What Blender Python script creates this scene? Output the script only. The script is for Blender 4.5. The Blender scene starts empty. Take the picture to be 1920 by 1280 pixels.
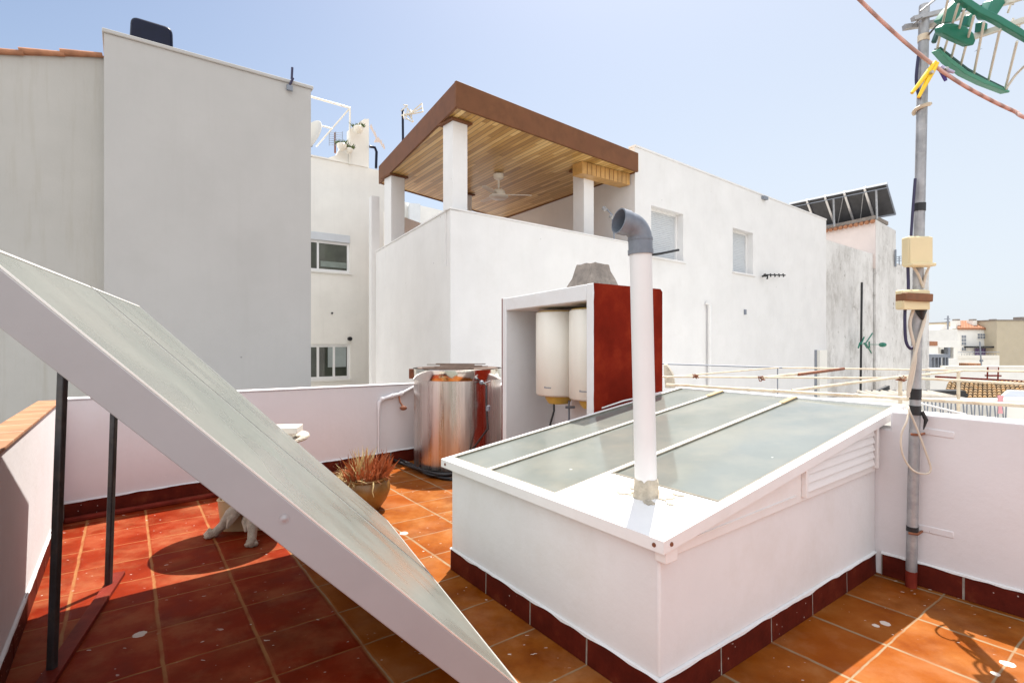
import bpy, math, random
from mathutils import Vector, Matrix, Euler, noise as mnoise
random.seed(7)
C = bpy.context.scene.collection
F = 985.0; H = 1.6
V = Vector
# ------------------------------------------------------------ measuring helpers
def at(px, py, Y):
    return V(((px-960)/F*Y, Y, H-(py-640)/F*Y))
def floor_pt(px, py, z=0.0):
    return at(px, py, (H-z)*F/(py-640))
TH = math.radians(36.3)
BU = V((math.cos(TH), math.sin(TH), 0)); AV = V((-math.sin(TH), math.cos(TH), 0))
def uv(u, v, z=0.0):
    p = BU*u + AV*v; return V((p.x, p.y, z))
def onplane(px, py, q, d):
    """pixel -> point of the vertical plane through q with heading d"""
    k = (px-960)/F
    s = (k*q[1]-q[0])/(d[0]-k*d[1])
    Y = q[1]+s*d[1]
    return V((q[0]+s*d[0], Y, H-(py-640)/F*Y))
SH = V((-.145, -.478, -1.0))           # way the sunlight travels per metre of height
# ------------------------------------------------------------ mesh builder
class MB:
    def __init__(s): s.v = []; s.f = []; s.sm = []
    def add(s, vs, fs, smooth=False):
        n = len(s.v); s.v += [V(p) for p in vs]
        s.f += [tuple(i+n for i in f) for f in fs]; s.sm += [smooth]*len(fs)
        return s
    def hexa(s, a, b):                 # a: 4 bottom pts ccw, b: 4 top pts
        return s.add(list(a)+list(b), [(3,2,1,0),(4,5,6,7),(0,1,5,4),(1,2,6,5),(2,3,7,6),(3,0,4,7)])
    def box(s, c, size, rz=0.0, rot=None):
        hx, hy, hz = size[0]/2, size[1]/2, size[2]/2
        M = rot.to_matrix() if rot is not None else Matrix.Rotation(rz, 3, 'Z')
        c = V(c)
        P = [c+M@V((x*hx, y*hy, z*hz)) for z in (-1,1) for x, y in ((-1,-1),(1,-1),(1,1),(-1,1))]
        return s.hexa(P[:4], P[4:])
    def prism(s, poly, z0, z1):        # poly xy ccw; z1 may be list
        n = len(poly)
        zt = z1 if isinstance(z1, (list, tuple)) else [z1]*n
        zb = z0 if isinstance(z0, (list, tuple)) else [z0]*n
        vs = [V((p[0], p[1], zb[i])) for i, p in enumerate(poly)]+[V((p[0], p[1], zt[i])) for i, p in enumerate(poly)]
        fs = [tuple(range(n-1,-1,-1)), tuple(range(n, 2*n))]+[(i,(i+1)%n,(i+1)%n+n,i+n) for i in range(n)]
        return s.add(vs, fs)
    def slab(s, pts, t):               # polygon pts extruded by vector t
        n = len(pts); t = V(t)
        vs = [V(p) for p in pts]+[V(p)+t for p in pts]
        fs = [tuple(range(n-1,-1,-1)), tuple(range(n,2*n))]+[(i,(i+1)%n,(i+1)%n+n,i+n) for i in range(n)]
        return s.add(vs, fs)
    def bar(s, a, b, w, h, up=(0,0,1)):
        a = V(a); b = V(b); d = (b-a).normalized(); up = V(up)
        x = d.cross(up)
        if x.length < 1e-3: x = d.cross(V((0,1,0)))
        x.normalize(); y = x.cross(d)
        P = [p+x*(i*w/2)+y*(j*h/2) for p in (a,b) for i, j in ((-1,-1),(1,-1),(1,1),(-1,1))]
        return s.hexa(P[:4], P[4:])
    def tube(s, pts, r, seg=10, caps=True):
        pts = [V(p) for p in pts]; n = len(pts)
        rs = r if isinstance(r, (list, tuple)) else [r]*n
        up = None; base = len(s.v); vs = []
        for i, p in enumerate(pts):
            d = (pts[min(i+1,n-1)]-pts[max(i-1,0)]).normalized()
            if up is None:
                up = V((0,0,1)) if abs(d.z) < .9 else V((1,0,0))
            x = d.cross(up).normalized(); y = x.cross(d).normalized(); up = y
            for k in range(seg):
                a = 2*math.pi*k/seg
                vs.append(p+(x*math.cos(a)+y*math.sin(a))*rs[i])
        fs = [(i*seg+k, i*seg+(k+1)%seg, (i+1)*seg+(k+1)%seg, (i+1)*seg+k) for i in range(n-1) for k in range(seg)]
        s.add(vs, fs, True)
        if caps:
            m = len(s.v)-len(vs)
            s.f += [tuple(m+k for k in range(seg-1,-1,-1)), tuple(m+(n-1)*seg+k for k in range(seg))]; s.sm += [False, False]
        return s
    def lathe(s, c, prof, seg=32, axis=None, smooth=True):
        c = V(c); q = V((0,0,1)).rotation_difference(V(axis).normalized()) if axis is not None else None
        vs = []
        for r, z in prof:
            for k in range(seg):
                a = 2*math.pi*k/seg; p = V((r*math.cos(a), r*math.sin(a), z))
                if q: p = q@p
                vs.append(c+p)
        n = len(prof)
        fs = [(i*seg+k, i*seg+(k+1)%seg, (i+1)*seg+(k+1)%seg, (i+1)*seg+k) for i in range(n-1) for k in range(seg)]
        return s.add(vs, fs, smooth)
    def ball(s, c, r, seg=12):
        r = V(r) if hasattr(r, '__len__') else V((r,r,r))
        n = seg//2; prof = [(math.sin(math.pi*i/n), -math.cos(math.pi*i/n)) for i in range(n+1)]
        vs = [V(c)+V((p*math.cos(2*math.pi*k/seg)*r.x, p*math.sin(2*math.pi*k/seg)*r.y, z*r.z)) for p, z in prof for k in range(seg)]
        fs = [(i*seg+k, i*seg+(k+1)%seg, (i+1)*seg+(k+1)%seg, (i+1)*seg+k) for i in range(n) for k in range(seg)]
        return s.add(vs, fs, True)
    def build(s, name, mat, parent=None, bevel=0.0, seg=2, subs=0):
        me = bpy.data.meshes.new(name)
        off = V((0,0,0)); p = parent
        while p is not None: off = off+p.location; p = p.parent
        loc = V((0,0,0))
        if parent is None and s.v:
            lo = V([min(q[i] for q in s.v) for i in range(3)]); hi = V([max(q[i] for q in s.v) for i in range(3)])
            loc = V(((lo.x+hi.x)/2, (lo.y+hi.y)/2, lo.z)); off = loc
        me.from_pydata([tuple(q-off) for q in s.v], [], s.f)
        me.polygons.foreach_set('use_smooth', s.sm)
        me.update()
        o = bpy.data.objects.new(name, me); C.objects.link(o); o.location = loc
        o.parent = parent
        if mat: me.materials.append(mat)
        bm_fix(me)
        me.set_sharp_from_angle(angle=math.radians(50))
        if bevel:
            m = o.modifiers.new('b', 'BEVEL'); m.width = bevel; m.segments = seg; m.limit_method = 'ANGLE'; m.angle_limit = .6
        if subs:
            m = o.modifiers.new('s', 'SUBSURF'); m.levels = m.render_levels = subs
        return o
import bmesh
def bm_fix(me):
    b = bmesh.new(); b.from_mesh(me)
    bmesh.ops.remove_doubles(b, verts=b.verts, dist=1e-5)
    bmesh.ops.recalc_face_normals(b, faces=b.faces); b.to_mesh(me); b.free()
def tag(o, label=None, cat=None, group=None, kind=None):
    if label: o['label'] = label
    if cat: o['category'] = cat
    if group: o['group'] = group
    if kind: o['kind'] = kind
    return o
def thing(name, loc, label, cat, group=None):
    o = bpy.data.objects.new(name, None); C.objects.link(o); o.location = loc; o.empty_display_size = .2
    return tag(o, label, cat, group)
def wallplane(mb, q, d, s0, s1, z0, z1, holes, depth, inward):
    """vertical wall face with rectangular recesses; holes (s0,s1,z0,z1)"""
    q = V((q[0], q[1], 0)); d = V((d[0], d[1], 0)); inward = V(inward)
    P = lambda s, z, k=0: q+d*s+V((0,0,z))+inward*k
    S = sorted({s0, s1}|{h[i] for h in holes for i in (0,1)}); Z = sorted({z0, z1}|{h[i] for h in holes for i in (2,3)})
    for i in range(len(S)-1):
        for j in range(len(Z)-1):
            cs, cz = (S[i]+S[i+1])/2, (Z[j]+Z[j+1])/2
            if any(h[0] < cs < h[1] and h[2] < cz < h[3] for h in holes): continue
            mb.add([P(S[i],Z[j]), P(S[i+1],Z[j]), P(S[i+1],Z[j+1]), P(S[i],Z[j+1])], [(0,1,2,3)])
    for h in holes:
        a, b, c, e = (h[0],h[2]), (h[1],h[2]), (h[1],h[3]), (h[0],h[3])
        for m, n in ((a,b),(b,c),(c,e),(e,a)):
            mb.add([P(*m), P(*n), P(n[0],n[1],depth), P(m[0],m[1],depth)], [(0,1,2,3)])
# ------------------------------------------------------------ materials
def nt(name):
    m = bpy.data.materials.new(name); m.use_nodes = True
    t = m.node_tree; b = t.nodes['Principled BSDF']
    return m, t, b
def N(t, typ, **kw):
    n = t.nodes.new(typ)
    for k, v in kw.items():
        if k.startswith('_'): setattr(n, k[1:], v)
        else: n.inputs[k].default_value = v
    return n
def L(t, a, b): t.links.new(a, b)
def ramp(t, fac, stops):
    r = t.nodes.new('ShaderNodeValToRGB'); L(t, fac, r.inputs[0])
    e = r.color_ramp.elements
    while len(e) < len(stops): e.new(.5)
    for i, (p, c) in enumerate(stops):
        e[i].position = p; e[i].color = (*c, 1) if len(c) == 3 else c
    return r.outputs[0]
def mathn(t, op, a, b=None):
    n = t.nodes.new('ShaderNodeMath'); n.operation = op
    for i, x in enumerate((a, b)):
        if x is None: continue
        if isinstance(x, (int, float)): n.inputs[i].default_value = x
        else: L(t, x, n.inputs[i])
    return n.outputs[0]
def mix(t, fac, a, b):
    n = t.nodes.new('ShaderNodeMix'); n.data_type = 'RGBA'
    if isinstance(fac, (int, float)): n.inputs[0].default_value = fac
    else: L(t, fac, n.inputs[0])
    for x, i in ((a, 6), (b, 7)):
        if isinstance(x, tuple): n.inputs[i].default_value = (*x, 1)
        else: L(t, x, n.inputs[i])
    return n.outputs[2]
def coords(t, scale=(1,1,1), rz=0.0):
    c = t.nodes.new('ShaderNodeTexCoord'); m = t.nodes.new('ShaderNodeMapping')
    L(t, c.outputs['Object'], m.inputs[0]); m.inputs['Scale'].default_value = scale; m.inputs['Rotation'].default_value = (0,0,rz)
    return m.outputs[0]
def noise(t, vec, scale, detail=6, rough=.6):
    n = N(t, 'ShaderNodeTexNoise', Scale=scale, Detail=detail, Roughness=rough); L(t, vec, n.inputs['Vector']); return n.outputs[0]
def bump(t, b, h, strength, dist=.01):
    n = N(t, 'ShaderNodeBump', Strength=strength, Distance=dist); L(t, h, n.inputs['Height']); L(t, n.outputs[0], b.inputs['Normal'])
def surf(name, col, var=.12, scale=6.0, rough=.6, metal=0.0, bmp=.15, bscale=60, bdist=.003, dirt=None, damt=.4, dscale=2.5, spec=.5, streak=None, samt=.5):
    m, t, b = nt(name)
    v = coords(t)
    dk = tuple(c*(1-var) for c in col); lt = tuple(min(1, c*(1+var*.6)) for c in col)
    c = ramp(t, noise(t, v, scale), [(.3, dk), (.7, lt)])
    if dirt:
        f = ramp(t, noise(t, v, dscale, 10, .72), [(.5, (0,0,0)), (.72, (damt,)*3)])
        c = mix(t, f, c, dirt)
    if streak:
        vs = coords(t, (5,5,.35))
        f = ramp(t, noise(t, vs, 1.6, 8, .65), [(.52, (0,0,0)), (.78, (samt,)*3)])
        c = mix(t, f, c, streak)
        vo = N(t, 'ShaderNodeTexVoronoi', Scale=1.3); L(t, v, vo.inputs['Vector'])
        sk_ = mathn(t, 'LESS_THAN', mathn(t, 'ADD', vo.outputs['Distance'], mathn(t, 'MULTIPLY', noise(t, v, 30, 2), .03)), .034)
        c = mix(t, mathn(t, 'MULTIPLY', sk_, .6), c, tuple(x*.35 for x in col))
    L(t, c, b.inputs['Base Color'])
    b.inputs['Roughness'].default_value = rough; b.inputs['Metallic'].default_value = metal
    b.inputs['Specular IOR Level'].default_value = spec
    if bmp: bump(t, b, noise(t, v, bscale, 8), bmp, bdist)
    return m
def plaster(name, col, dirt=(.5,.46,.40), damt=.10, samt=.07, streak=(.52,.48,.42), bmp=.22, bscale=35, rough=.92, var=.05, spec=.2):
    return surf(name, col, var, 1.3, rough, 0, bmp, bscale, .006, dirt, damt, 1.7, spec, streak, samt)

M = {}
M['white'] = plaster('white plaster', (.76,.745,.735))
M['pinkwhite'] = plaster('terrace white paint', (.70,.675,.685), damt=.15, samt=.08, bmp=.35, bscale=24)
M['boxwhite'] = plaster('box white paint', (.74,.74,.745), dirt=(.5,.45,.36), damt=.22, samt=.05, bmp=.3, bscale=26)
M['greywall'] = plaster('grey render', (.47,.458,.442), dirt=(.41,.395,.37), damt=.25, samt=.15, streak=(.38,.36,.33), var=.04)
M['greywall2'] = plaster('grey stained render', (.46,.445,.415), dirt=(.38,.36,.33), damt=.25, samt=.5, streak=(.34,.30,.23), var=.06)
M['cream'] = plaster('cream render', (.83,.80,.74), damt=.08, samt=.12)
M['bwhite'] = plaster('house white', (.80,.78,.74), damt=.08, samt=.07, bmp=.25)
M['beige'] = plaster('beige render', (.50,.43,.32), damt=.2, samt=.25)
M['pink'] = plaster('pink render', (.72,.62,.58), damt=.15, samt=.1)
M['frame'] = surf('white lacquered metal', (.80,.79,.78), .03, 5, .4, 0, .05, 40, .001, (.5,.42,.3), .12, 3.0)
M['alu'] = surf('painted aluminium side', (.33,.32,.325), .05, 4, .42, 0.0, .08, 30, .002, (.30,.29,.29), .3, 2.2)
M['aluedge'] = surf('bright aluminium edge', (.72,.70,.66), .06, 8, .35, .3, 0)
M['pvc'] = surf('white plastic pipe', (.71,.70,.69), .04, 5, .4, 0, .05, 20, .002, (.6,.57,.55), .3)
M['greypvc'] = surf('grey plastic', (.165,.185,.22), .14, 9, .42, 0, .1, 30, .002, (.30,.32,.35), .45, 6)
M['mortar'] = surf('mortar', (.55,.48,.38), .3, 14, .95, 0, 1, 30, .02)
M['redpaint'] = surf('red paint', (.19,.025,.015), .35, 7, .6, 0, .35, 40, .004, (.28,.08,.035), .4, 3, .1)
M['cabred'] = surf('dark red waterproof paint', (.20,.015,.006), .3, 3, .8, 0, .5, 20, .006, (.28,.045,.012), .35, 3, .05)
M['dark'] = surf('dark rubber', (.012,.012,.014), .3, 10, .5, 0, .2)
M['blackpaint'] = surf('black painted steel', (.05,.048,.05), .4, 12, .5, .3, .3, 60, .003, (.14,.11,.08), .5, 9)
M['galv'] = surf('galvanised steel', (.36,.36,.37), .25, 12, .5, .45, .3, 50, .003, (.62,.6,.57), .6, 8)
M['creampl'] = surf('cream aged plastic', (.72,.60,.36), .06, 5, .5, 0, .05)
M['creampipe'] = surf('cream painted pipe', (.66,.56,.42), .18, 9, .5, 0, .3, 50, .002, (.3,.14,.06), .6, 7)
M['rust'] = surf('rusty pipe', (.22,.075,.035), .4, 16, .8, 0, .5)
M['brown'] = surf('brown wrapped tape', (.2,.08,.03), .25, 20, .6)
M['cable'] = surf('cream cable', (.6,.52,.42), .1, 10, .5)
M['bcable'] = surf('dark blue cable', (.02,.015,.06), .1, 10, .4)
M['green'] = surf('green plastic', (.010,.165,.105), .1, 9, .35, 0, .05)
M['dgreen'] = surf('dark green plastic', (.01,.07,.055), .1, 9, .4, 0, .05)
M['lgreen'] = surf('faded green plastic', (.07,.29,.20), .1, 9, .45, 0, .05)
M['rod'] = surf('aluminium rod', (.62,.58,.5), .1, 12, .35, .35, .05)
M['yellow'] = surf('yellow plastic', (.85,.58,.01), .08, 20, .35, 0, .05)
M['yellowcap'] = surf('yellow enamel', (.62,.42,.09), .1, 9, .45)
M['blue'] = surf('blue plastic', (.06,.04,.25), .15, 20, .4)
M['lilac'] = surf('faded lilac plastic', (.42,.40,.55), .15, 20, .4)
M['enamel'] = surf('white enamel', (.78,.74,.66), .04, 3, .28, 0, 0)
M['stone'] = surf('broken concrete', (.27,.23,.20), .35, 10, .95, 0, 1, 22, .03, (.12,.1,.09), .5, 5)
M['cast'] = surf('cast stone', (.50,.44,.36), .25, 14, .9, 0, 1, 24, .02, (.22,.18,.12), .7, 9)
M['clay'] = surf('glazed clay', (.21,.10,.022), .3, 5, .35, 0, .3, 25, .004, (.4,.26,.09), .4, 4)
M['soil'] = surf('soil', (.04,.025,.018), .4, 30, 1, 0, 1, 60, .02)
M['tub'] = surf('stained cream plastic', (.58,.46,.27), .15, 5, .5, 0, .1, 20, .002, (.35,.17,.04), .6, 5)
M['navy'] = surf('dark glossy cover', (.004,.006,.022), .3, 5, .35, 0, 0, spec=.2)
M['brownbeam'] = surf('brown stained fascia', (.17,.068,.028), .2, 4, .55, 0, .2, 30, .004, (.13,.045,.02), .6, 2, .2)
M['shutter'] = surf('white shutter slats', (.60,.62,.64), .05, 6, .5, 0, 0)
M['dglass'] = surf('dark window glass', (.05,.06,.045), .5, 1.5, .06, 0, 0, spec=.8)
M['interior'] = surf('dim room', (.12,.115,.09), .6, 2, .5, 0, 0)
M['grey'] = surf('blue grey metal', (.22,.24,.28), .1, 9, .5, .2, .05)
M['steelbright'] = surf('bright steel', (.7,.7,.72), .08, 9, .3, .7, .05)
M['panelback'] = surf('solar panel back', (.055,.055,.06), .3, 3, .55, 0, .05)
M['pinktape'] = surf('pink plastic', (.75,.35,.38), .1, 10, .5)
M['leafdry'] = surf('dry orange leaf', (.42,.11,.03), .5, 9, .7, 0, .3)
M['leafstraw'] = surf('straw leaf', (.58,.44,.20), .35, 9, .7, 0, .3)
M['leafgreen'] = surf('green leaf', (.09,.13,.03), .4, 20, .7, 0, .3)
M['oldwood'] = surf('weathered dark wood', (.12,.075,.055), .4, 14, .85, 0, .5)
M['stained'] = None
def corr():
    m, t, b = nt('stained old wall')
    v = coords(t)
    base = ramp(t, noise(t, v, .35, 8), [(.3, (.60,.58,.56)), (.7, (.78,.76,.74))])
    vs = coords(t, (1.0,1.0,.62))
    f1 = mathn(t, 'MULTIPLY', ramp(t, noise(t, vs, 1.9, 12, .78), [(.42,(0,0,0)), (.66,(1,)*3)]), ramp(t, noise(t, v, .55, 6), [(.40,(.12,)*3), (.62,(.95,)*3)]))
    c = mix(t, f1, base, (.36,.335,.305))
    sz = t.nodes.new('ShaderNodeSeparateXYZ'); L(t, v, sz.inputs[0])
    f2 = ramp(t, noise(t, v, 1.3, 14, .85), [(.575,(0,0,0)), (.63,(.9,)*3)])
    c = mix(t, f2, c, (.13,.10,.07))
    L(t, c, b.inputs['Base Color']); b.inputs['Roughness'].default_value = .95
    bump(t, b, noise(t, v, 12, 8), .5, .03)
    return m
M['stained'] = corr()
def terracotta():
    m, t, b = nt('terracotta tiles')
    g = t.nodes.new('ShaderNodeNewGeometry'); P = g.outputs['Position']
    def dot(vec):
        n = t.nodes.new('ShaderNodeVectorMath'); n.operation = 'DOT_PRODUCT'; L(t, P, n.inputs[0]); n.inputs[1].default_value = vec; return n.outputs['Value']
    u0 = dot(BU); v0 = dot(AV)
    wob = mathn(t, 'MULTIPLY', mathn(t, 'SUBTRACT', noise(t, P, 5, 3), .5), .018)
    u = mathn(t, 'ADD', u0, wob); v = mathn(t, 'ADD', v0, wob)
    isr = mathn(t, 'GREATER_THAN', u, 1.86)
    du = mathn(t, 'SUBTRACT', u, 1.86)
    ur = mathn(t, 'DIVIDE', du, .457); ul = mathn(t, 'DIVIDE', du, .428)
    uu = mathn(t, 'ADD', mathn(t, 'MULTIPLY', ur, isr), mathn(t, 'MULTIPLY', ul, mathn(t, 'SUBTRACT', 1, isr)))
    vv = mathn(t, 'DIVIDE', mathn(t, 'SUBTRACT', v, 3.11), .41)
    def edge(x):
        f = mathn(t, 'FRACT', x)
        return mathn(t, 'MINIMUM', f, mathn(t, 'SUBTRACT', 1, f))
    eu = edge(uu); ev = edge(vv)
    e = mathn(t, 'MINIMUM', mathn(t, 'MULTIPLY', eu, .62), ev)       # joints along a are wider
    grout = ramp(t, e, [(.009,(1,1,1)), (.016,(0,0,0))])
    groove = ramp(t, e, [(.006,(0,0,0)), (.03,(1,1,1))])
    cmb = t.nodes.new('ShaderNodeCombineXYZ'); L(t, mathn(t, 'FLOOR', uu), cmb.inputs[0]); L(t, mathn(t, 'FLOOR', vv), cmb.inputs[1])
    wn = t.nodes.new('ShaderNodeTexWhiteNoise'); wn.noise_dimensions = '3D'; L(t, cmb.outputs[0], wn.inputs['Vector'])
    rnd = wn.outputs['Value']
    off = t.nodes.new('ShaderNodeVectorMath'); off.operation = 'ADD'; L(t, P, off.inputs[0])
    sc = t.nodes.new('ShaderNodeVectorMath'); sc.operation = 'SCALE'; L(t, wn.outputs['Color'], sc.inputs[0]); sc.inputs['Scale'].default_value = 30
    L(t, sc.outputs[0], off.inputs[1])
    n1 = noise(t, off.outputs[0], 3.2, 7, .58)
    ora = ramp(t, n1, [(.3,(.17,.045,.013)), (.45,(.255,.083,.025)), (.58,(.31,.12,.042)), (.72,(.40,.20,.09))])
    red = ramp(t, n1, [(.3,(.165,.022,.012)), (.5,(.235,.038,.021)), (.72,(.33,.10,.055))])
    ora2 = mix(t, mathn(t, 'MULTIPLY', rnd, .6), ora, (.29,.075,.022))
    edg = ramp(t, mathn(t, 'ADD', mathn(t, 'MULTIPLY', mathn(t, 'SUBTRACT', noise(t, P, 3, 4), .5), .12), u), [(.0,(0,0,0)),(1,(1,1,1))])
    redm = ramp(t, mathn(t, 'SUBTRACT', mathn(t, 'ADD', u, .04), 0), [(.98,(1,1,1)), (1.0,(0,0,0))])
    # painted-red zone: left of the fourth joint
    n = t.nodes.new('ShaderNodeMath'); n.operation = 'LESS_THAN'; L(t, u, n.inputs[0]); n.inputs[1].default_value = 1.004
    base = mix(t, n.outputs[0], ora2, red)
    worn = ramp(t, noise(t, P, 2.2, 10, .7), [(.5,(0,0,0)), (.70,(.5,)*3)])
    base = mix(t, worn, base, (.36,.17,.09))
    dirt = ramp(t, noise(t, P, 1.3, 10, .7), [(.48,(0,0,0)), (.75,(.7,)*3)])
    base = mix(t, dirt, base, (.085,.026,.011))
    gcol = mix(t, n.outputs[0], (.30,.235,.155), (.34,.17,.08))
    gn = ramp(t, noise(t, P, 6, 6), [(.3,(.35,)*3), (.6,(.95,)*3)])
    gf = t.nodes.new('ShaderNodeMath'); gf.operation = 'MULTIPLY'; L(t, grout, gf.inputs[0]); L(t, gn, gf.inputs[1])
    col = mix(t, gf.outputs[0], base, gcol)
    # paint drips and splashes
    st = t.nodes.new('ShaderNodeMapping'); L(t, P, st.inputs[0]); st.inputs['Rotation'].default_value = (0,0,-TH); st.inputs['Scale'].default_value = (1,2.1,1)
    sp = ramp(t, noise(t, st.outputs[0], 17, 2, .5), [(.715,(0,0,0)), (.73,(1,1,1))])
    area = ramp(t, noise(t, P, 1.4, 2), [(.42,(0,0,0)), (.52,(1,1,1))])
    spf = t.nodes.new('ShaderNodeMath'); spf.operation = 'MULTIPLY'; L(t, sp, spf.inputs[0]); L(t, area, spf.inputs[1])
    vor = N(t, 'ShaderNodeTexVoronoi', Scale=5.5); L(t, P, vor.inputs['Vector'])
    dots = ramp(t, mathn(t, 'ADD', vor.outputs['Distance'], mathn(t, 'MULTIPLY', noise(t, P, 40, 2), .05)), [(.048,(1,1,1)), (.056,(0,0,0))])
    spf2 = mathn(t, 'MULTIPLY', mathn(t, 'MAXIMUM', spf.outputs[0], mathn(t, 'MULTIPLY', dots, mathn(t, 'GREATER_THAN', noise(t, P, 2.0, 1), .52))), .85)
    col = mix(t, spf2, col, (.72,.66,.6))
    for px, py, r in ((1660,1168,.026), (1890,1244,.03), (1866,1262,.018), (757,999,.035), (1642,1172,.018), (262,1188,.032)):
        q = floor_pt(px, py)
        d = t.nodes.new('ShaderNodeVectorMath'); d.operation = 'DISTANCE'; L(t, P, d.inputs[0]); d.inputs[1].default_value = q
        dd = mathn(t, 'ADD', d.outputs['Value'], mathn(t, 'MULTIPLY', mathn(t, 'SUBTRACT', noise(t, P, 30, 3), .5), r*.9))
        col = mix(t, mathn(t, 'MULTIPLY', mathn(t, 'LESS_THAN', dd, r), .8), col, (.74,.68,.62))
    hs = t.nodes.new('ShaderNodeHueSaturation'); hs.inputs['Saturation'].default_value = 1.08; hs.inputs['Value'].default_value = .90; L(t, col, hs.inputs['Color']); col = hs.outputs[0]
    L(t, col, b.inputs['Base Color'])
    L(t, ramp(t, n1, [(.3,(.5,)*3), (.7,(.72,)*3)]), b.inputs['Roughness']); b.inputs['Specular IOR Level'].default_value = .07
    h = mathn(t, 'ADD', mathn(t, 'MULTIPLY', groove, 1.0), mathn(t, 'MULTIPLY', noise(t, P, 16, 8), .6))
    bump(t, b, h, .5, .006)
    return m
M['floor'] = terracotta()
def skirt():
    m, t, b = nt('red skirting tiles')
    g = t.nodes.new('ShaderNodeNewGeometry'); P = g.outputs['Position']
    c = ramp(t, noise(t, P, 7, 8, .65), [(.3,(.060,.008,.005)), (.55,(.10,.013,.007)), (.8,(.17,.04,.016))])
    vor = N(t, 'ShaderNodeTexVoronoi', Scale=26.0); L(t, P, vor.inputs['Vector'])
    dots = mathn(t, 'MULTIPLY', mathn(t, 'LESS_THAN', vor.outputs['Distance'], .11), mathn(t, 'GREATER_THAN', noise(t, P, 2.5, 1), .56))
    c = mix(t, mathn(t, 'MULTIPLY', dots, .7), c, (.6,.5,.45))
    L(t, c, b.inputs['Base Color']); b.inputs['Roughness'].default_value = .6; b.inputs['Specular IOR Level'].default_value = .10
    bump(t, b, noise(t, P, 30, 6), .4, .004)
    return m
M['skirt'] = skirt()
M['joint'] = surf('grey joint mortar', (.30,.26,.22), .3, 20, .95, 0, .6)
def coping():
    m, t, b = nt('orange coping tiles')
    g = t.nodes.new('ShaderNodeNewGeometry'); P = g.outputs['Position']
    n = t.nodes.new('ShaderNodeVectorMath'); n.operation = 'DOT_PRODUCT'; L(t, P, n.inputs[0]); n.inputs[1].default_value = AV
    f = mathn(t, 'FRACT', mathn(t, 'DIVIDE', n.outputs['Value'], .33)); e = mathn(t, 'MINIMUM', f, mathn(t, 'SUBTRACT', 1, f))
    c = ramp(t, noise(t, P, 4, 8), [(.3,(.26,.11,.05)), (.7,(.40,.20,.10))])
    c = mix(t, mathn(t, 'LESS_THAN', e, .02), c, (.45,.35,.25))
    L(t, c, b.inputs['Base Color']); b.inputs['Roughness'].default_value = .8
    bump(t, b, noise(t, P, 20, 6), .4, .005)
    return m
M['coping'] = coping()
def glassy(name, c1, c2, dirt, rough, dsc=2.0, flow=None, spec=.5, det=10):
    m, t, b = nt(name)
    v = coords(t)
    c = ramp(t, noise(t, v, 1.1, 5), [(.35, c1), (.65, c2)])
    f = ramp(t, noise(t, coords(t, (1,1,1)), dsc, det, .6), [(.45,(0,0,0)), (.8,(.6,)*3)])
    c = mix(t, f, c, dirt)
    if flow:
        fs = coords(t, flow, 0)
        ff = ramp(t, noise(t, fs, 3.0, 8, .65), [(.55,(0,0,0)), (.7,(.6,)*3)])
        c = mix(t, ff, c, tuple(min(1, x*1.5) for x in dirt))
    vor = N(t, 'ShaderNodeTexVoronoi', Scale=4.5); L(t, v, vor.inputs['Vector'])
    sp = mathn(t, 'LESS_THAN', mathn(t, 'ADD', vor.outputs['Distance'], mathn(t, 'MULTIPLY', noise(t, v, 25, 3), .08)), .088)
    if det > 5: c = mix(t, mathn(t, 'MULTIPLY', sp, .55), c, (.6,.6,.56))
    L(t, c, b.inputs['Base Color'])
    r = ramp(t, noise(t, v, 3, min(det, 6), .5), [(.35,(rough,)*3), (.7,(rough+.22,)*3)]); L(t, r, b.inputs['Roughness'])
    b.inputs['Specular IOR Level'].default_value = spec
    return m
M['lidglass'] = glassy('dusty skylight glass', (.155,.17,.157), (.19,.205,.187), (.27,.255,.21), .05, 2.6, None, .5)
M['solglass'] = glassy('dusty collector glass', (.150,.162,.145), (.172,.18,.162), (.21,.205,.18), .22, 1.2, None, .35, 2)
def steel():
    m, t, b = nt('stainless tank steel')
    v = coords(t)
    vs = coords(t, (9,9,.25))
    n = noise(t, vs, 1.7, 6)
    c = ramp(t, n, [(.3,(.50,.44,.40)), (.7,(.72,.66,.62))])
    L(t, c, b.inputs['Base Color']); b.inputs['Metallic'].default_value = 1
    L(t, ramp(t, n, [(.3,(.22,)*3), (.7,(.36,)*3)]), b.inputs['Roughness'])
    bump(t, b, noise(t, coords(t,(4,4,.6)), 1.5, 3), .35, .03)
    return m
M['steel'] = steel()
M['mirror'] = surf('polished steel band', (.78,.76,.7), .1, 9, .12, 1, .12, 4, .02)
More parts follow.
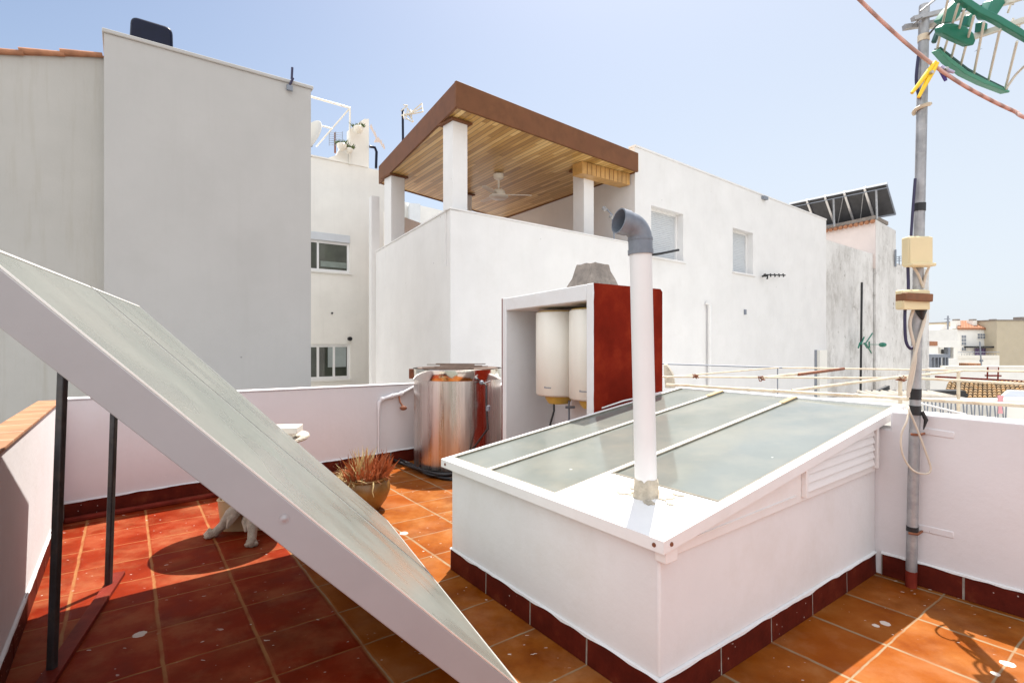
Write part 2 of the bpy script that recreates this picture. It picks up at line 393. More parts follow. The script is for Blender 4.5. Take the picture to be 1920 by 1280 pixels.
def ceiling():
    m, t, b = nt('varnished ceiling boards')
    g = t.nodes.new('ShaderNodeNewGeometry'); P = g.outputs['Position']
    def dot(vec):
        n = t.nodes.new('ShaderNodeVectorMath'); n.operation = 'DOT_PRODUCT'; L(t, P, n.inputs[0]); n.inputs[1].default_value = vec; return n.outputs['Value']
    a = mathn(t, 'DIVIDE', dot((.829,.559,0)), .115); l = dot((-.559,.829,0))
    fl = mathn(t, 'FLOOR', a)
    cmb = t.nodes.new('ShaderNodeCombineXYZ'); L(t, fl, cmb.inputs[0])
    wn0 = t.nodes.new('ShaderNodeTexWhiteNoise'); wn0.noise_dimensions = '3D'; L(t, cmb.outputs[0], wn0.inputs['Vector'])
    seg = mathn(t, 'FLOOR', mathn(t, 'ADD', mathn(t, 'DIVIDE', l, 1.9), mathn(t, 'MULTIPLY', wn0.outputs['Value'], 5)))
    c2 = t.nodes.new('ShaderNodeCombineXYZ'); L(t, fl, c2.inputs[0]); L(t, seg, c2.inputs[1])
    wn = t.nodes.new('ShaderNodeTexWhiteNoise'); wn.noise_dimensions = '3D'; L(t, c2.outputs[0], wn.inputs['Vector'])
    gr = t.nodes.new('ShaderNodeCombineXYZ'); L(t, mathn(t, 'MULTIPLY', a, 2.5), gr.inputs[0]); L(t, mathn(t, 'MULTIPLY', l, .6), gr.inputs[1]); L(t, mathn(t, 'MULTIPLY', wn.outputs['Value'], 40), gr.inputs[2])
    n1 = noise(t, gr.outputs[0], 1.6, 8)
    fac = mathn(t, 'ADD', mathn(t, 'MULTIPLY', wn.outputs['Value'], .55), mathn(t, 'MULTIPLY', n1, .45))
    c = ramp(t, fac, [(.12,(.26,.13,.028)), (.42,(.53,.31,.09)), (.8,(.76,.53,.22))])
    f = mathn(t, 'FRACT', a); e = mathn(t, 'MINIMUM', f, mathn(t, 'SUBTRACT', 1, f))
    c = mix(t, mathn(t, 'MULTIPLY', mathn(t, 'LESS_THAN', e, .07), .75), c, (.10,.04,.01))
    L(t, c, b.inputs['Base Color']); b.inputs['Roughness'].default_value = .3
    h = ramp(t, e, [(.02,(0,0,0)), (.1,(1,1,1))]); bump(t, b, h, .5, .01)
    return m
M['ceiling'] = ceiling()
M['woodbeam'] = surf('varnished wood box', (.52,.29,.09), .25, 5, .4, 0, .1)
def tilemat():
    m, t, b = nt('old roof tiles')
    g = t.nodes.new('ShaderNodeNewGeometry'); P = g.outputs['Position']
    c = ramp(t, noise(t, P, 4.2, 3, .8), [(.34,(.05,.038,.025)), (.44,(.17,.11,.055)), (.54,(.30,.20,.10)), (.64,(.44,.22,.06)), (.75,(.30,.25,.17))])
    L(t, c, b.inputs['Base Color']); b.inputs['Roughness'].default_value = .9
    bump(t, b, noise(t, P, 20, 6), .5, .01)
    return m
M['tiles'] = tilemat()
M['newtiles'] = surf('terracotta roof tile', (.38,.17,.09), .3, 9, .85, 0, .3)
M['fibro'] = surf('fibre cement sheet', (.36,.33,.29), .25, 3, .95, 0, .4, 20, .01, (.15,.13,.11), .6, 2)
M['asphalt'] = surf('street ground', (.30,.28,.25), .2, .05, .95, 0, 0)
def ropemat():
    m, t, b = nt('pink clothes line')
    v = coords(t)
    n = t.nodes.new('ShaderNodeTexWave'); n.inputs['Scale'].default_value = 34; n.inputs['Distortion'].default_value = .6; n.wave_type = 'BANDS'; n.bands_direction = 'DIAGONAL'
    L(t, v, n.inputs['Vector'])
    c = ramp(t, n.outputs['Fac'], [(.1,(.36,.24,.21)), (.35,(.52,.33,.28)), (.9,(.60,.39,.34))])
    L(t, c, b.inputs['Base Color']); b.inputs['Roughness'].default_value = .8
    bump(t, b, n.outputs['Fac'], .6, .002)
    return m
M['rope'] = ropemat()

# ============================================================ SETTING
g = MB().add([(-1500,-300,-9.5),(1500,-300,-9.5),(1500,3000,-9.5),(-1500,3000,-9.5)], [(0,1,2,3)]).build('ground', M['asphalt']); tag(g, kind='structure')
U0, U1 = -.47, 4.20; VM = -3.0
vb = lambda u: 6.12+.11*(u+.47)               # inner line of the back parapet
fl = MB().prism([uv(U0,VM), uv(U1+.2,VM), uv(U1+.2,vb(U1)), uv(U0,vb(U0))], -.12, 0).build('terrace_floor', M['floor']); tag(fl, kind='structure')
# body of our own house below the terrace
tag(MB().prism([uv(U0-.14,VM-.1), uv(U1+.25,VM-.1), uv(U1+.25,vb(U1)+.1), uv(U0-.14,vb(U0)+.1)], -9.5, -.125).build('house_body', M['bwhite']),
    'white house body under the tiled roof terrace', 'building')
# ---- parapets
def skirting(parent, p0, p1, out, h, n, t=.014, name='skirting'):
    mb = MB(); jb = MB(); p0 = V(p0); p1 = V(p1); d = p1-p0; ln = d.length; d.normalize(); out = V(out)
    k = max(1, round(ln/n)); w = ln/k
    for i in range(k):
        a = p0+d*(i*w+.006); b = p0+d*((i+1)*w-.006)
        hh = h+random.uniform(-.006,.006)
        mb.hexa([a, b, b+out*t, a+out*t], [q+V((0,0,hh)) for q in (a, b, b+out*(t*.8), a+out*(t*.8))])
    jb.hexa([p0, p1, p1+out*t*.75, p0+out*t*.75], [q+V((0,0,h-.012)) for q in (p0, p1, p1+out*t*.6, p0+out*t*.6)])
    pe = MB(); m_ = max(8, int(ln/.035)); up_, md_, lo_ = [], [], []
    for i in range(m_+1):
        q = p0+d*(ln*i/m_)
        lo_.append(q+out*(t+.0025)+V((0,0,h-.004+.011*mnoise.noise(V((q.x*9, q.y*9, 2)))-.012*max(0,mnoise.noise(V((q.x*2.2,q.y*2.2,7)))))))
        up_.append(q+out*.001+V((0,0,h+.007))); md_.append(q+out*(t*.8+.003)+V((0,0,h+.0035)))
    pe.add(up_+md_+lo_, [(k_*(m_+1)+i, k_*(m_+1)+i+1, (k_+1)*(m_+1)+1+i, (k_+1)*(m_+1)+i) for i in range(m_) for k_ in (0,1)])
    pe.build('paint_lap', M['boxwhite'], parent)
    a = mb.build(name, M['skirt'], parent, bevel=.003)
    jb.build('joint_mortar', M['joint'], a)
    return a
lp = thing('left_parapet', uv(U0,1.5,0), 'low white parapet with orange tile coping, along the left side of the terrace', 'parapet')
MB().prism([uv(U0-.13,VM), uv(U0,VM), uv(U0,vb(U0)+.16), uv(U0-.13,vb(U0)+.16)], -.1, [1.145,1.145,1.06,1.06]).build('wall', M['pinkwhite'], lp, bevel=.01)
MB().hexa([uv(U0-.15,VM,1.147), uv(U0+.012,VM,1.147), uv(U0+.012,vb(U0)-.003,1.064), uv(U0-.15,vb(U0)-.003,1.064)],
          [uv(U0-.15,VM,1.167), uv(U0+.012,VM,1.167), uv(U0+.012,vb(U0)-.003,1.084), uv(U0-.15,vb(U0)-.003,1.084)]).build('coping', M['coping'], lp, bevel=.004)
skirting(lp, uv(U0,VM), uv(U0,vb(U0)-.02), BU, .14, .42)
bp = thing('back_parapet', uv(1.8,vb(1.8)), 'white parapet with dark red base across the back of the terrace, behind the steel tank', 'parapet')
B0, B1 = uv(U0,vb(U0)), uv(U1+.2,vb(U1+.2)); bd = (B1-B0).normalized(); bn = V((-bd.y, bd.x, 0))
MB().prism([B0, B1, B1+bn*.15, B0+bn*.15], -.1, [1.075,1.0,1.0,1.075]).build('wall', M['pinkwhite'], bp, bevel=.012)
MB().hexa([B0-bn*.01+V((0,0,1.078)), B1-bn*.01+V((0,0,1.003)), B1+bn*.16+V((0,0,1.003)), B0+bn*.16+V((0,0,1.078))],
          [B0-bn*.01+V((0,0,1.09)), B1-bn*.01+V((0,0,1.015)), B1+bn*.16+V((0,0,1.015)), B0+bn*.16+V((0,0,1.09))]).build('coping', M['pinkwhite'], bp)
skirting(bp, B0+bd*.02, B1, -bn, .165, 1.9, .02)
MB().bar(B0+bd*.02-bn*.06+V((0,0,.02)), B0+bd*3.0-bn*.06+V((0,0,.02)), .07, .04).build('gutter_lip', M['redpaint'], bp, bevel=.01)
rp = thing('right_parapet', uv(U1,.5), 'tall white parapet with dark red skirting tiles, behind the aerial mast at the right', 'parapet')
def ushape(u):   # outline in (v, z): the part under the skylight lid is lower
    return [uv(u,VM,-.1), uv(u,vb(U1)+.1,-.1), uv(u,vb(U1)+.1,1.0), uv(u,1.36,1.0), uv(u,1.36,1.125), uv(u,VM,1.125)]
MB().slab(ushape(U1), BU*.2).build('wall', M['pinkwhite'], rp, bevel=.014, seg=3)
skirting(rp, uv(U1,VM), uv(U1,1.41), -BU, .15, .457)
for (px0,py0,px1,py1) in ((1722,806,1790,816),(1722,988,1789,1003)):
    q = uv(U1,0); a = onplane(px0,py0,q,AV); b = onplane(px1,py1,q,AV)
    MB().bar(a+BU*.003, b+BU*.003, .016, .045).build('plastered_bracket_cover', M['pinkwhite'], rp, bevel=.006)
# ============================================================ SKYLIGHT BOX
X0, X1, Y0, Y1 = 1.852, 4.2, 1.448, 3.24
zl = lambda u: .773+.134*(u-1.83)
sk = thing('skylight_box', uv(2.9,2.3), 'long low white roof box with three sloping glass panes and a side louvre', 'skylight')
MB().prism([uv(X0,Y0), uv(X1-.002,Y0), uv(X1-.002,Y1), uv(X0,Y1)], 0, [zl(X0)-.07, zl(X1)-.07, zl(X1)-.07, zl(X0)-.07]).build('walls', M['boxwhite'], sk, bevel=.012, seg=3)
skirting(sk, uv(X0,Y0-.018), uv(X0,Y1), -BU, .145, .41)
skirting(sk, uv(X0-.018,Y0), uv(X1-.02,Y0), -AV, .145, .457)
UA, UB, VA, VB_ = 1.80, 4.57, 1.385, 3.30
def lidpt(u, v, dz=0): return uv(u, v, zl(u)+dz)
def lidbox(mb, u0, u1, v0, v1, d0, d1):
    return mb.hexa([lidpt(u0,v0,d0), lidpt(u1,v0,d0), lidpt(u1,v1,d0), lidpt(u0,v1,d0)], [lidpt(u0,v0,d1), lidpt(u1,v0,d1), lidpt(u1,v1,d1), lidpt(u0,v1,d1)])
fr = MB()
for a in ((UA,UA+.075,VA,VB_), (UB-.05,UB,VA,VB_), (UA+.075,UB-.05,VA,VA+.055), (UA+.075,UB-.05,VB_-.035,VB_), (UA+.075,UB-.05,2.135,2.161), (UA+.075,UB-.05,2.805,2.831)):
    lidbox(fr, *a, -.055, 0)
fr.build('lid_frame', M['frame'], sk, bevel=.005)
lidbox(MB(), UA+.075, 2.29, VA+.055, 2.13, -.04, -.004).build('blank_panel', M['frame'], sk, bevel=.003)
for v0, v1, ua in ((VA+.055,2.135,2.29),(2.161,2.805,UA+.075),(2.831,VB_-.035,UA+.075)):
    p = lidbox(MB(), ua, UB-.05, v0, v1, -.03, -.012).build('glass_pane', M['lidglass'], sk)
    s = MB()
    lidbox(s, ua, UB-.05, v0, v0+.012, -.012, -.001); lidbox(s, ua, UB-.05, v1-.012, v1, -.012, -.001); lidbox(s, ua, ua+.012, v0+.012, v1-.012, -.012, -.001)
    s.build('rubber_seal', surf('aged seal', (.20,.18,.14), .3, 30, .8) if 'seal' not in M else M['seal'], p)
for v in (2.148, 2.818):
    MB().hexa([lidpt(4.28,v-.03,.001), lidpt(4.52,v-.02,.001), lidpt(4.52,v+.03,.001), lidpt(4.28,v+.018,.001)],
              [lidpt(4.28,v-.02,.006), lidpt(4.52,v-.02,.01), lidpt(4.52,v+.02,.01), lidpt(4.28,v+.014,.006)]).build('sealant_smear', surf('old tan sealant', (.50,.36,.2), .25, 20, .8), sk)
for u, v in ((UA-.001, VB_-.06), (UA-.001, VA+.05)):
    MB().lathe(uv(u, v, zl(u)-.028), [(0,.004),(.008,.004),(.010,0),(.010,-.004)], 12, -BU).build('rusty_screw', M['rust'], sk)
for u in (UA+.05, UB-.05):
    MB().lathe(uv(u, VA-.001, zl(u)-.028), [(0,.004),(.008,.004),(.010,0),(.010,-.004)], 12, -AV).build('rusty_screw', M['rust'], sk)
MB().hexa([uv(X0-.02,Y0-.05,.66), uv(X0+.06,Y0-.05,.66), uv(X0+.06,Y0+.01,.66), uv(X0-.02,Y0+.01,.66)],
          [uv(X0-.02,Y0-.05,.725), uv(X0+.06,Y0-.05,.725), uv(X0+.06,Y0+.01,.725), uv(X0-.02,Y0+.01,.725)]).build('corner_bracket', M['frame'], sk, bevel=.004)
# side panel and louvre on the right face
yf = Y0-.004
def sp(u, z, k=0): return uv(u, yf-k, z)
zlo = lambda u: .665+.022*(u-1.9)
MB().slab([sp(X0+.05,zlo(X0+.05)), sp(4.14,zlo(4.14)), sp(4.14,zl(4.14)-.06), sp(X0+.05,zl(X0+.05)-.06)], AV*.02-AV*.02+(-AV)*.016).build('side_panel', M['frame'], sk, bevel=.004)
MB().bar(sp(X0+.14,zlo(X0)+.05,.018), sp(3.02,zlo(3.02)+.045,.018), .006, .008).build('panel_bead', M['frame'], sk)
lu0, lu1 = 3.11, 4.10
bot = lambda u: zlo(u)+.048; top = lambda u: zl(u)-.065
rec = MB().slab([sp(lu0,bot(lu0),.018), sp(lu1,bot(lu1),.018), sp(lu1,top(lu1),.018), sp(lu0,top(lu0),.018)], AV*.001).build('louvre_opening', M['greypvc'], sk)
for i in range(5):
    o = i*.05
    inv = lambda z: 1.83+(z+.062-.773)/.134      # u where the lid underside reaches z
    ub = max(lu0+.014, inv(bot(lu0)+o+.006)+.02); ut = max(lu0+.014, inv(bot(lu0)+o+.046)+.02)
    if ub > lu1-.08: continue
    f_ = lambda u, z, k: sp(u, z, k)
    z0_ = lambda u: bot(u)+o+.003; z1_ = lambda u: bot(u)+o+.047
    fr_ = [f_(ub,z0_(ub),.034), f_(lu1-.016,z0_(lu1),.034), f_(lu1-.016,z1_(lu1),.022), f_(min(ut,lu1-.03),z1_(ut),.022)]
    MB().slab(fr_, AV*.003).build('louvre_slat', M['frame'], sk, bevel=.001)
for (a, b) in ((sp(lu0-.014,bot(lu0)-.02,.03), sp(lu0-.014,top(lu0)+.005,.03)), (sp(lu1+.014,bot(lu1)-.02,.03), sp(lu1+.014,top(lu1)+.005,.03))):
    MB().bar(a, b, .03, .028, AV).build('louvre_frame', M['frame'], sk, bevel=.003)
# ============================================================ VENT PIPE
pb = uv(2.155, 1.768, zl(2.155))
vp = thing('vent_pipe', pb, 'white upright vent pipe with a grey elbow on top, standing on the skylight lid', 'vent pipe')
ptop = at(1201, 470, pb.y)
MB().tube([pb-V((0,0,.02)), ptop], .056, 32).build('pipe', M['pvc'], vp)
el = MB(); d = (ptop-pb).normalized()
pts = [ptop-d*.0, ptop+d*.055]; cc = ptop+d*.055
side = V((-.93,-.36,.0)).normalized(); R = .078
for i in range(1, 10):
    a = math.radians(9.4*i); pts.append(cc+side*(R-R*math.cos(a))+V((0,0,1))*R*math.sin(a))
e = (pts[-1]-pts[-2]).normalized(); pts.append(pts[-1]+e*.06)
rr = [.061]*2+[.0595]*9+[.065]
el.tube(pts, rr, 32, caps=False)
e1 = pts[-1]; inner = [q for q in pts]
el.tube(inner[::-1], [r-.005 for r in rr[::-1]], 32, caps=False)
el.tube([pts[-1]-e*.05, pts[-1]], [.0645,.0645], 32, caps=False); el.tube([ptop-d*.02, ptop+d*.004], .0645, 32); el.tube([ptop+d*.052, ptop+d*.064], .0635, 32)
el.build('elbow', M['greypvc'], vp)
MB().lathe(pts[-1], [(.0645,0),(.059,.0005)], 32, e).build('elbow_rim', M['greypvc'], vp)
col = MB(); prof = [(.075,0),(.064,.02),(.060,.045),(.061,.075),(.058,.092),(.056,.098)]
col.lathe(pb-V((0,0,.015)), prof, 40)
col.v = [q+V((mnoise.noise(q*40)*.008, mnoise.noise(q*40+V((5,0,0)))*.008, mnoise.noise(q*30)*.01)) for q in col.v]
colo = col.build('mortar_collar', M['mortar'], vp)
for (cu,cv,ra,rb) in ((2.18,1.72,.10,.05),(2.20,1.83,.07,.045),(2.11,1.87,.04,.03),(2.08,1.69,.035,.02),(2.25,1.64,.03,.018),(2.13,1.60,.018,.012)):
    pl_ = []
    for i in range(28):
        a = 2*math.pi*i/28; k_ = 1+.55*mnoise.noise(V((math.cos(a)*2.2+cu*9, math.sin(a)*2.2+cv*9, 0)))
        pl_.append((min(cu+math.cos(a)*rb*k_, 2.285), cv+math.sin(a)*ra*k_))
    MB().slab([lidpt(u,v,-.003) for u, v in pl_], (0,0,.005)).build('mortar_smear', M['mortar'], vp)
# ============================================================ SOLAR COLLECTOR (foreground)
P1 = V((-2.655,3.735,1.855)); P2 = V((-1.049,4.436,.09)); P4 = V((-1.51,1.446,1.892)); P3 = V((.05,2.19,.10))
nrm = (P2-P1).cross(P4-P1).normalized()
P3.z = P1.z-((P3.x-P1.x)*nrm.x+(P3.y-P1.y)*nrm.y)/nrm.z      # all four corners in one plane
if nrm.z < 0: nrm = -nrm
T = -nrm*.125
so = thing('solar_collector', ((P1+P3)/2).xy.to_3d(), 'big tilted solar water collector with grey metal sides and dusty glass, nearest the camera', 'solar collector')
def sp4(a, b): # a along P1->P4 (0..1), b along P1->P2
    return (P1*(1-a)+P4*a)*(1-b)+(P2*(1-a)+P3*a)*b
def cell(mb, a0, a1, b0, b1, t0, t1):
    q = [sp4(a0,b0), sp4(a1,b0), sp4(a1,b1), sp4(a0,b1)]
    return mb.hexa([p-nrm*t1 for p in q], [p-nrm*t0 for p in q])
sea = .497
cell(MB(), 0, sea-.003, 0, 1, .0065, .125).build('tray', M['alu'], so, bevel=.004)
cell(MB(), sea+.003, 1, 0, 1, .0065, .125).build('tray', M['alu'], so, bevel=.004)
for a0, a1 in ((0, sea-.003), (sea+.003, 1)):
    e_ = MB(); w = .012
    cell(e_, a0, a1, 0, .006, 0, .006); cell(e_, a0, a1, .997, 1, 0, .006); cell(e_, a0, a0+.0012, .006, .997, 0, .006); cell(e_, a1-.0012, a1, .006, .997, 0, .006)
    cell(MB(), a0+.0012, a1-.0012, .006, .997, .003, .0045).build('glass', M['solglass'], so)
    e_.build('edge_trim', M['aluedge'], so)
MB().slab([sp4(sea-.0022,0)+nrm*.001, sp4(sea+.0022,0)+nrm*.001, sp4(sea+.0022,1)+nrm*.001, sp4(sea-.0022,1)+nrm*.001], -nrm*.02).build('seam_gasket', M['dark'], so)
dn = (P4-P1).normalized()
q = sp4(1, .0)                           # screw on the near side
k = onplane(533, 972, P4, (P3-P4)); 
w_ = (533-960)/F
MB().lathe(k+dn*.0, [(0,.004),(.006,.005),(.009,.003),(.016,.003),(.016,-.003)], 20, dn).build('side_screw', M['galv'], so)
for (bx,by,tx,ty) in ((97,1262,118,690),(203,1102,214,765)):
    b = floor_pt(bx, by); t = at(tx, ty, b.y+.03); d = (t-b); tt = b+d*(1.62/t.z if False else (1.66/d.z))
    MB().bar(b, tt, .034, .034, (0,1,0)).build('leg', M['blackpaint'], so, bevel=.006)
ra, rb = floor_pt(205,1092), floor_pt(70,1290)
rd = (rb-ra).normalized()
MB().bar(ra-rd*.12+V((.03,0,.012)), rb+rd*.5+V((.03,0,.012)), .075, .028).build('foot_rail', M['redpaint'], so, bevel=.003)
# low end resting shoes
for f in (.15, .85):
    q = sp4(f, .985)-nrm*.12; MB().bar(V((q.x,q.y,0)), V((q.x,q.y,max(.03,q.z))), .05, .05).build('rest_shoe', M['blackpaint'], so)
# ============================================================ ROUND TABLE, BOX, TUB, POT
tc = V((-2.16,4.41,0))
tb = thing('round_table', tc, 'round cream stone garden table on carved feet, half hidden by the solar collector', 'table')
MB().lathe(tc, [(0,.765),(.38,.765),(.42,.772),(.432,.785),(.428,.80),(0,.80)], 48).build('tabletop', M['cast'], tb)
MB().lathe(tc, [(.10,.12),(.075,.18),(.06,.3),(.085,.42),(.06,.55),(.07,.66),(.14,.764)], 24).build('pedestal', M['cast'], tb)
for i, ang in enumerate((-68, 22, 112, 202)):
    a = math.radians(ang-180+180); r = V((math.cos(a), math.sin(a), 0))
    pts = [tc+r*x+V((0,0,z)) for x, z in ((.03,.22),(.11,.22),(.18,.17),(.235,.09),(.29,.035),(.335,.03),(.365,.022))]
    f = MB().tube(pts, [.055,.06,.052,.036,.032,.045,.02], 12)
    s = V((-r.y, r.x, 0))
    for j in (-1,0,1):
        f.ball(tc+r*.345+s*(j*.026)+V((0,0,.022)), (.026,.02,.021), 8)
    for j in (-1,1):  # carved leaf lobes
        f.tube([tc+r*.1+s*j*.02+V((0,0,.22)), tc+r*.17+s*j*.05+V((0,0,.15)), tc+r*.2+s*j*.06+V((0,0,.075))], [.03,.035,.008], 8)
    f.v = [q+V((mnoise.noise(q*38), mnoise.noise(q*38+V((9,0,0))), .6*mnoise.noise(q*38+V((0,9,0)))))*.011 for q in f.v]
    f.v = [V((q.x,q.y,max(q.z,.001))) for q in f.v]
    f.build('carved_foot', M['cast'], tb)
bx = at(528, 800, 4.36)
MB_ = MB().box((bx.x-.02, bx.y, .872), (.33,.20,.055), math.radians(8)); MB_.box((bx.x-.02, bx.y, .822), (.24,.14,.042), math.radians(8))
tag(MB_.build('white_box', M['enamel'], None, bevel=.006), 'flat white box lying on the round stone table', 'box')
tub = thing('planter_tub', V((-2.29,4.56,0)), 'stained cream plastic planter tub on the red tiles behind the round table', 'planter')
rx, ry = .22, .15; tm = MB(); prof = [(.84,0),(.9,.03),(1,.25),(1.03,.262),(1.0,.27),(.93,.262),(.9,.2),(0,.2)]
vs = []; segs = 40
for s_, z in prof:
    for k_ in range(segs):
        a = 2*math.pi*k_/segs; c_, s2 = math.cos(a), math.sin(a); e4 = .45
        x = rx*s_*math.copysign(abs(c_)**e4, c_); y = ry*s_*math.copysign(abs(s2)**e4, s2)
        vs.append(V((-2.29,4.56,0))+Matrix.Rotation(math.radians(8),3,'Z')@V((x,y,z)))
tm.add(vs, [(i*segs+k_, i*segs+(k_+1)%segs, (i+1)*segs+(k_+1)%segs, (i+1)*segs+k_) for i in range(len(prof)-1) for k_ in range(segs)], True)
tm.build('tub', M['tub'], tub)
sl = MB().box((-2.29,4.56,.20), (.34,.22,.03), math.radians(8)).build('soil', M['soil'], tub)
pc = V((-1.40,5.0,0))
pt = thing('flower_pot', pc, 'round ochre clay pot full of dry orange and straw leaves', 'potted plant')
prof = [(0,0),(.12,0),(.15,.03),(.20,.10),(.232,.18),(.236,.23),(.222,.275),(.208,.292),(.225,.305),(.222,.318),(.205,.315),(.2,.29),(0,.28)]
MB().lathe(pc, prof, 48).build('pot', M['clay'], pt)
MB().lathe(pc, [(0,.288),(.2,.285),(.2,.28)], 24).build('soil', M['soil'], pt)
def blade(mb, p, d, ln, w, bend, seg=5):
    d = V(d).normalized(); side = d.cross(V((random.uniform(-1,1), random.uniform(-1,1), .2))).normalized()
    vs = []; q = V(p)
    for i in range(seg+1):
        f = i/seg; ww = w*(1-f**1.6)*(.6+.8*min(f*3,1)*.5)+.0006
        vs += [q-side*ww, q+side*ww]
        d = (d+V(bend)/seg).normalized(); q = q+d*(ln/seg)
    mb.add(vs, [(2*i,2*i+1,2*i+3,2*i+2) for i in range(seg)])
for nm, mt, n_, xr, lr, wr, bd_ in (('dry_leaves', M['leafdry'], 190, (-.10,.21), (.10,.30), (.006,.021), .4), ('dry_leaves', M['leafdry'], 70, (-.21,.05), (.08,.2), (.004,.01), .8), ('straw_leaves', M['leafstraw'], 60, (-.08,.02), (.16,.33), (.006,.014), .3), ('straw_leaves', M['leafstraw'], 260, (-.22,0), (.12,.28), (.0015,.0035), 3.2), ('dry_leaves', M['leafdry'], 60, (.0,.2), (.1,.25), (.0015,.004), 2.0)):
    mb = MB()
    for i in range(n_):
        x = random.uniform(*xr); y = random.uniform(-1,1)*math.sqrt(max(.001,.19**2-min(x*x,.036)))
        dd = V((x*1.4+random.uniform(-.3,.3), y*1.4+random.uniform(-.3,.3), 1))
        b_ = V((random.uniform(-1,1), random.uniform(-1,1), random.uniform(-1,.1)))*bd_
        blade(mb, pc+V((x,y,.285)), dd, random.uniform(*lr), random.uniform(*wr), b_)
    mb.build(nm, mt, pt)
rt = MB().tube([pc+V((.13,-.19,.31)), pc+V((.14,-.225,.29)), pc+V((.135,-.24,.24)), pc+V((.15,-.245,.19))], [.006,.007,.005,.002], 6); rt.build('hanging_root', M['leafstraw'], pt)
# ============================================================ STEEL TANK
kc = V((-.705,6.82,0)); kr = .56; kh = 1.25
tk = thing('water_tank', kc, 'tall round stainless steel water tank in the back corner with red reflections', 'water tank')
MB().lathe(kc, [(kr,.05),(kr,kh-.12),(kr+.002,kh)], 96).build('shell', M['steel'], tk)
MB().lathe(kc, [(kr-.01,.0),(kr-.005,.055),(kr-.05,.06)], 64).build('base_ring', M['dark'], tk)
MB().lathe(kc, [(kr+.012,kh-.125),(kr+.016,kh-.12),(kr+.016,kh+.005),(kr+.010,kh+.008)], 96).build('top_band', M['mirror'], tk)
ba = V((-.985,-.17,0)).normalized()
bk = MB()
for z in (kh-.10, kh-.025): bk.tube([kc+ba*(kr+.02)-V((ba.y,-ba.x,0))*.04+V((0,0,z)), kc+ba*(kr+.02)+V((ba.y,-ba.x,0))*.06+V((0,0,z))], .007, 8)
bk.box(kc+ba*(kr+.02)+V((.0,-.03,kh-.06)), (.07,.012,.125), math.atan2(ba.y,ba.x)); bk.build('band_clasp', M['rust'], tk)
ld = MB().lathe(kc, [(0,kh+.02),(kr-.04,kh+.012),(kr-.035,kh-.01)], 48)
ld.build('lid', M['oldwood'], tk)
bo = MB()
for i in range(6):
    z = kh+.022+.005*i
    bo.box(kc+V((random.uniform(-.12,.12),-.42+i*.15,z)), (random.uniform(.55,.75),.06,.009), random.uniform(-.12,.12))
bo.build('old_lid_slats', M['oldwood'], tk)
tp = at(903, 717, 6.27); tq = at(912,722,6.22)
MB().tube([tp+V((0,.06,0)), tp, tq, at(912,765,6.22), at(915,805,6.22)], .013, 10).build('outlet_pipe', M['blackpaint'], tk)
MB().tube([at(915,765,6.22)+V((0,0,.03)), at(915,765,6.22)-V((0,0,.03))], .026, 12).build('valve', M['grey'], tk)
MB().ball(tp, .028).build('outlet_nut', M['grey'], tk)
MB().tube([at(915,803,6.22), at(890,837,6.25), at(872,860,6.28)], .012, 8).build('drain_hose', M['dark'], tk)
MB().tube([tq+V((-.03,0,.02)), tq+V((.05,0,.05))], .008, 8).build('tap_handle', M['galv'], tk)
# black hoses lying on floor
hz = MB()
for k_ in range(5):
    off = V((random.uniform(-.05,.05), random.uniform(-.05,.05), 0))
    base = [floor_pt(640,868), floor_pt(690,866), floor_pt(738,866), floor_pt(775,880), floor_pt(800,893), floor_pt(840,899), floor_pt(880,890), floor_pt(900,880)]
    P = [p+off*(1+.4*math.sin(i*1.7+k_))+V((0,.05*math.sin(i*2.1+k_*1.3),.016+.012*k_)) for i, p in enumerate(base)]
    Q = []
    for i in range(len(P)-1):
        p0, p1, p2, p3 = P[max(i-1,0)], P[i], P[i+1], P[min(i+2,len(P)-1)]
        for j in range(6):
            t_ = j/6; Q.append(.5*((2*p1)+(-p0+p2)*t_+(2*p0-5*p1+4*p2-p3)*t_*t_+(-p0+3*p1-3*p2+p3)*t_**3))
    hz.tube(Q, .016, 8)
tag(hz.build('hose_bundle', M['dark']), 'tangle of black hoses on the floor at the foot of the steel tank', 'hoses')
# wall pipe with tap
q_ = B0-bn*.03
wp = thing('wall_water_pipe', onplane(712,745,q_,bd), 'lumpy white painted water pipe with a small rusty tap, left of the steel tank', 'water pipe')
g1 = [onplane(782,722,q_,bd), onplane(752,738,q_,bd), onplane(735,742,q_,bd), onplane(716,748,q_,bd), onplane(711,754,q_,bd), onplane(710,775,q_,bd), onplane(710,848,q_,bd)]
pm = MB().tube(g1, [.018,.024,.03,.026,.026,.014,.012], 10)
for p in (g1[1], g1[2], g1[3]): pm.ball(p, .036, 10)
pm.build('pipe', M['pinkwhite'], wp)
t0 = onplane(746,742,q_,bd)-bn*.03
MB().tube([t0, t0-V((0,0,.08))-bn*.03, t0-V((-.02,0,.13))-bn*.06], .012, 8).build('tap_stem', M['rust'], wp)
MB().ball(t0-V((-.02,0,.15))-bn*.07, (.05,.035,.03), 10).build('tap_handle', M['rust'], wp)
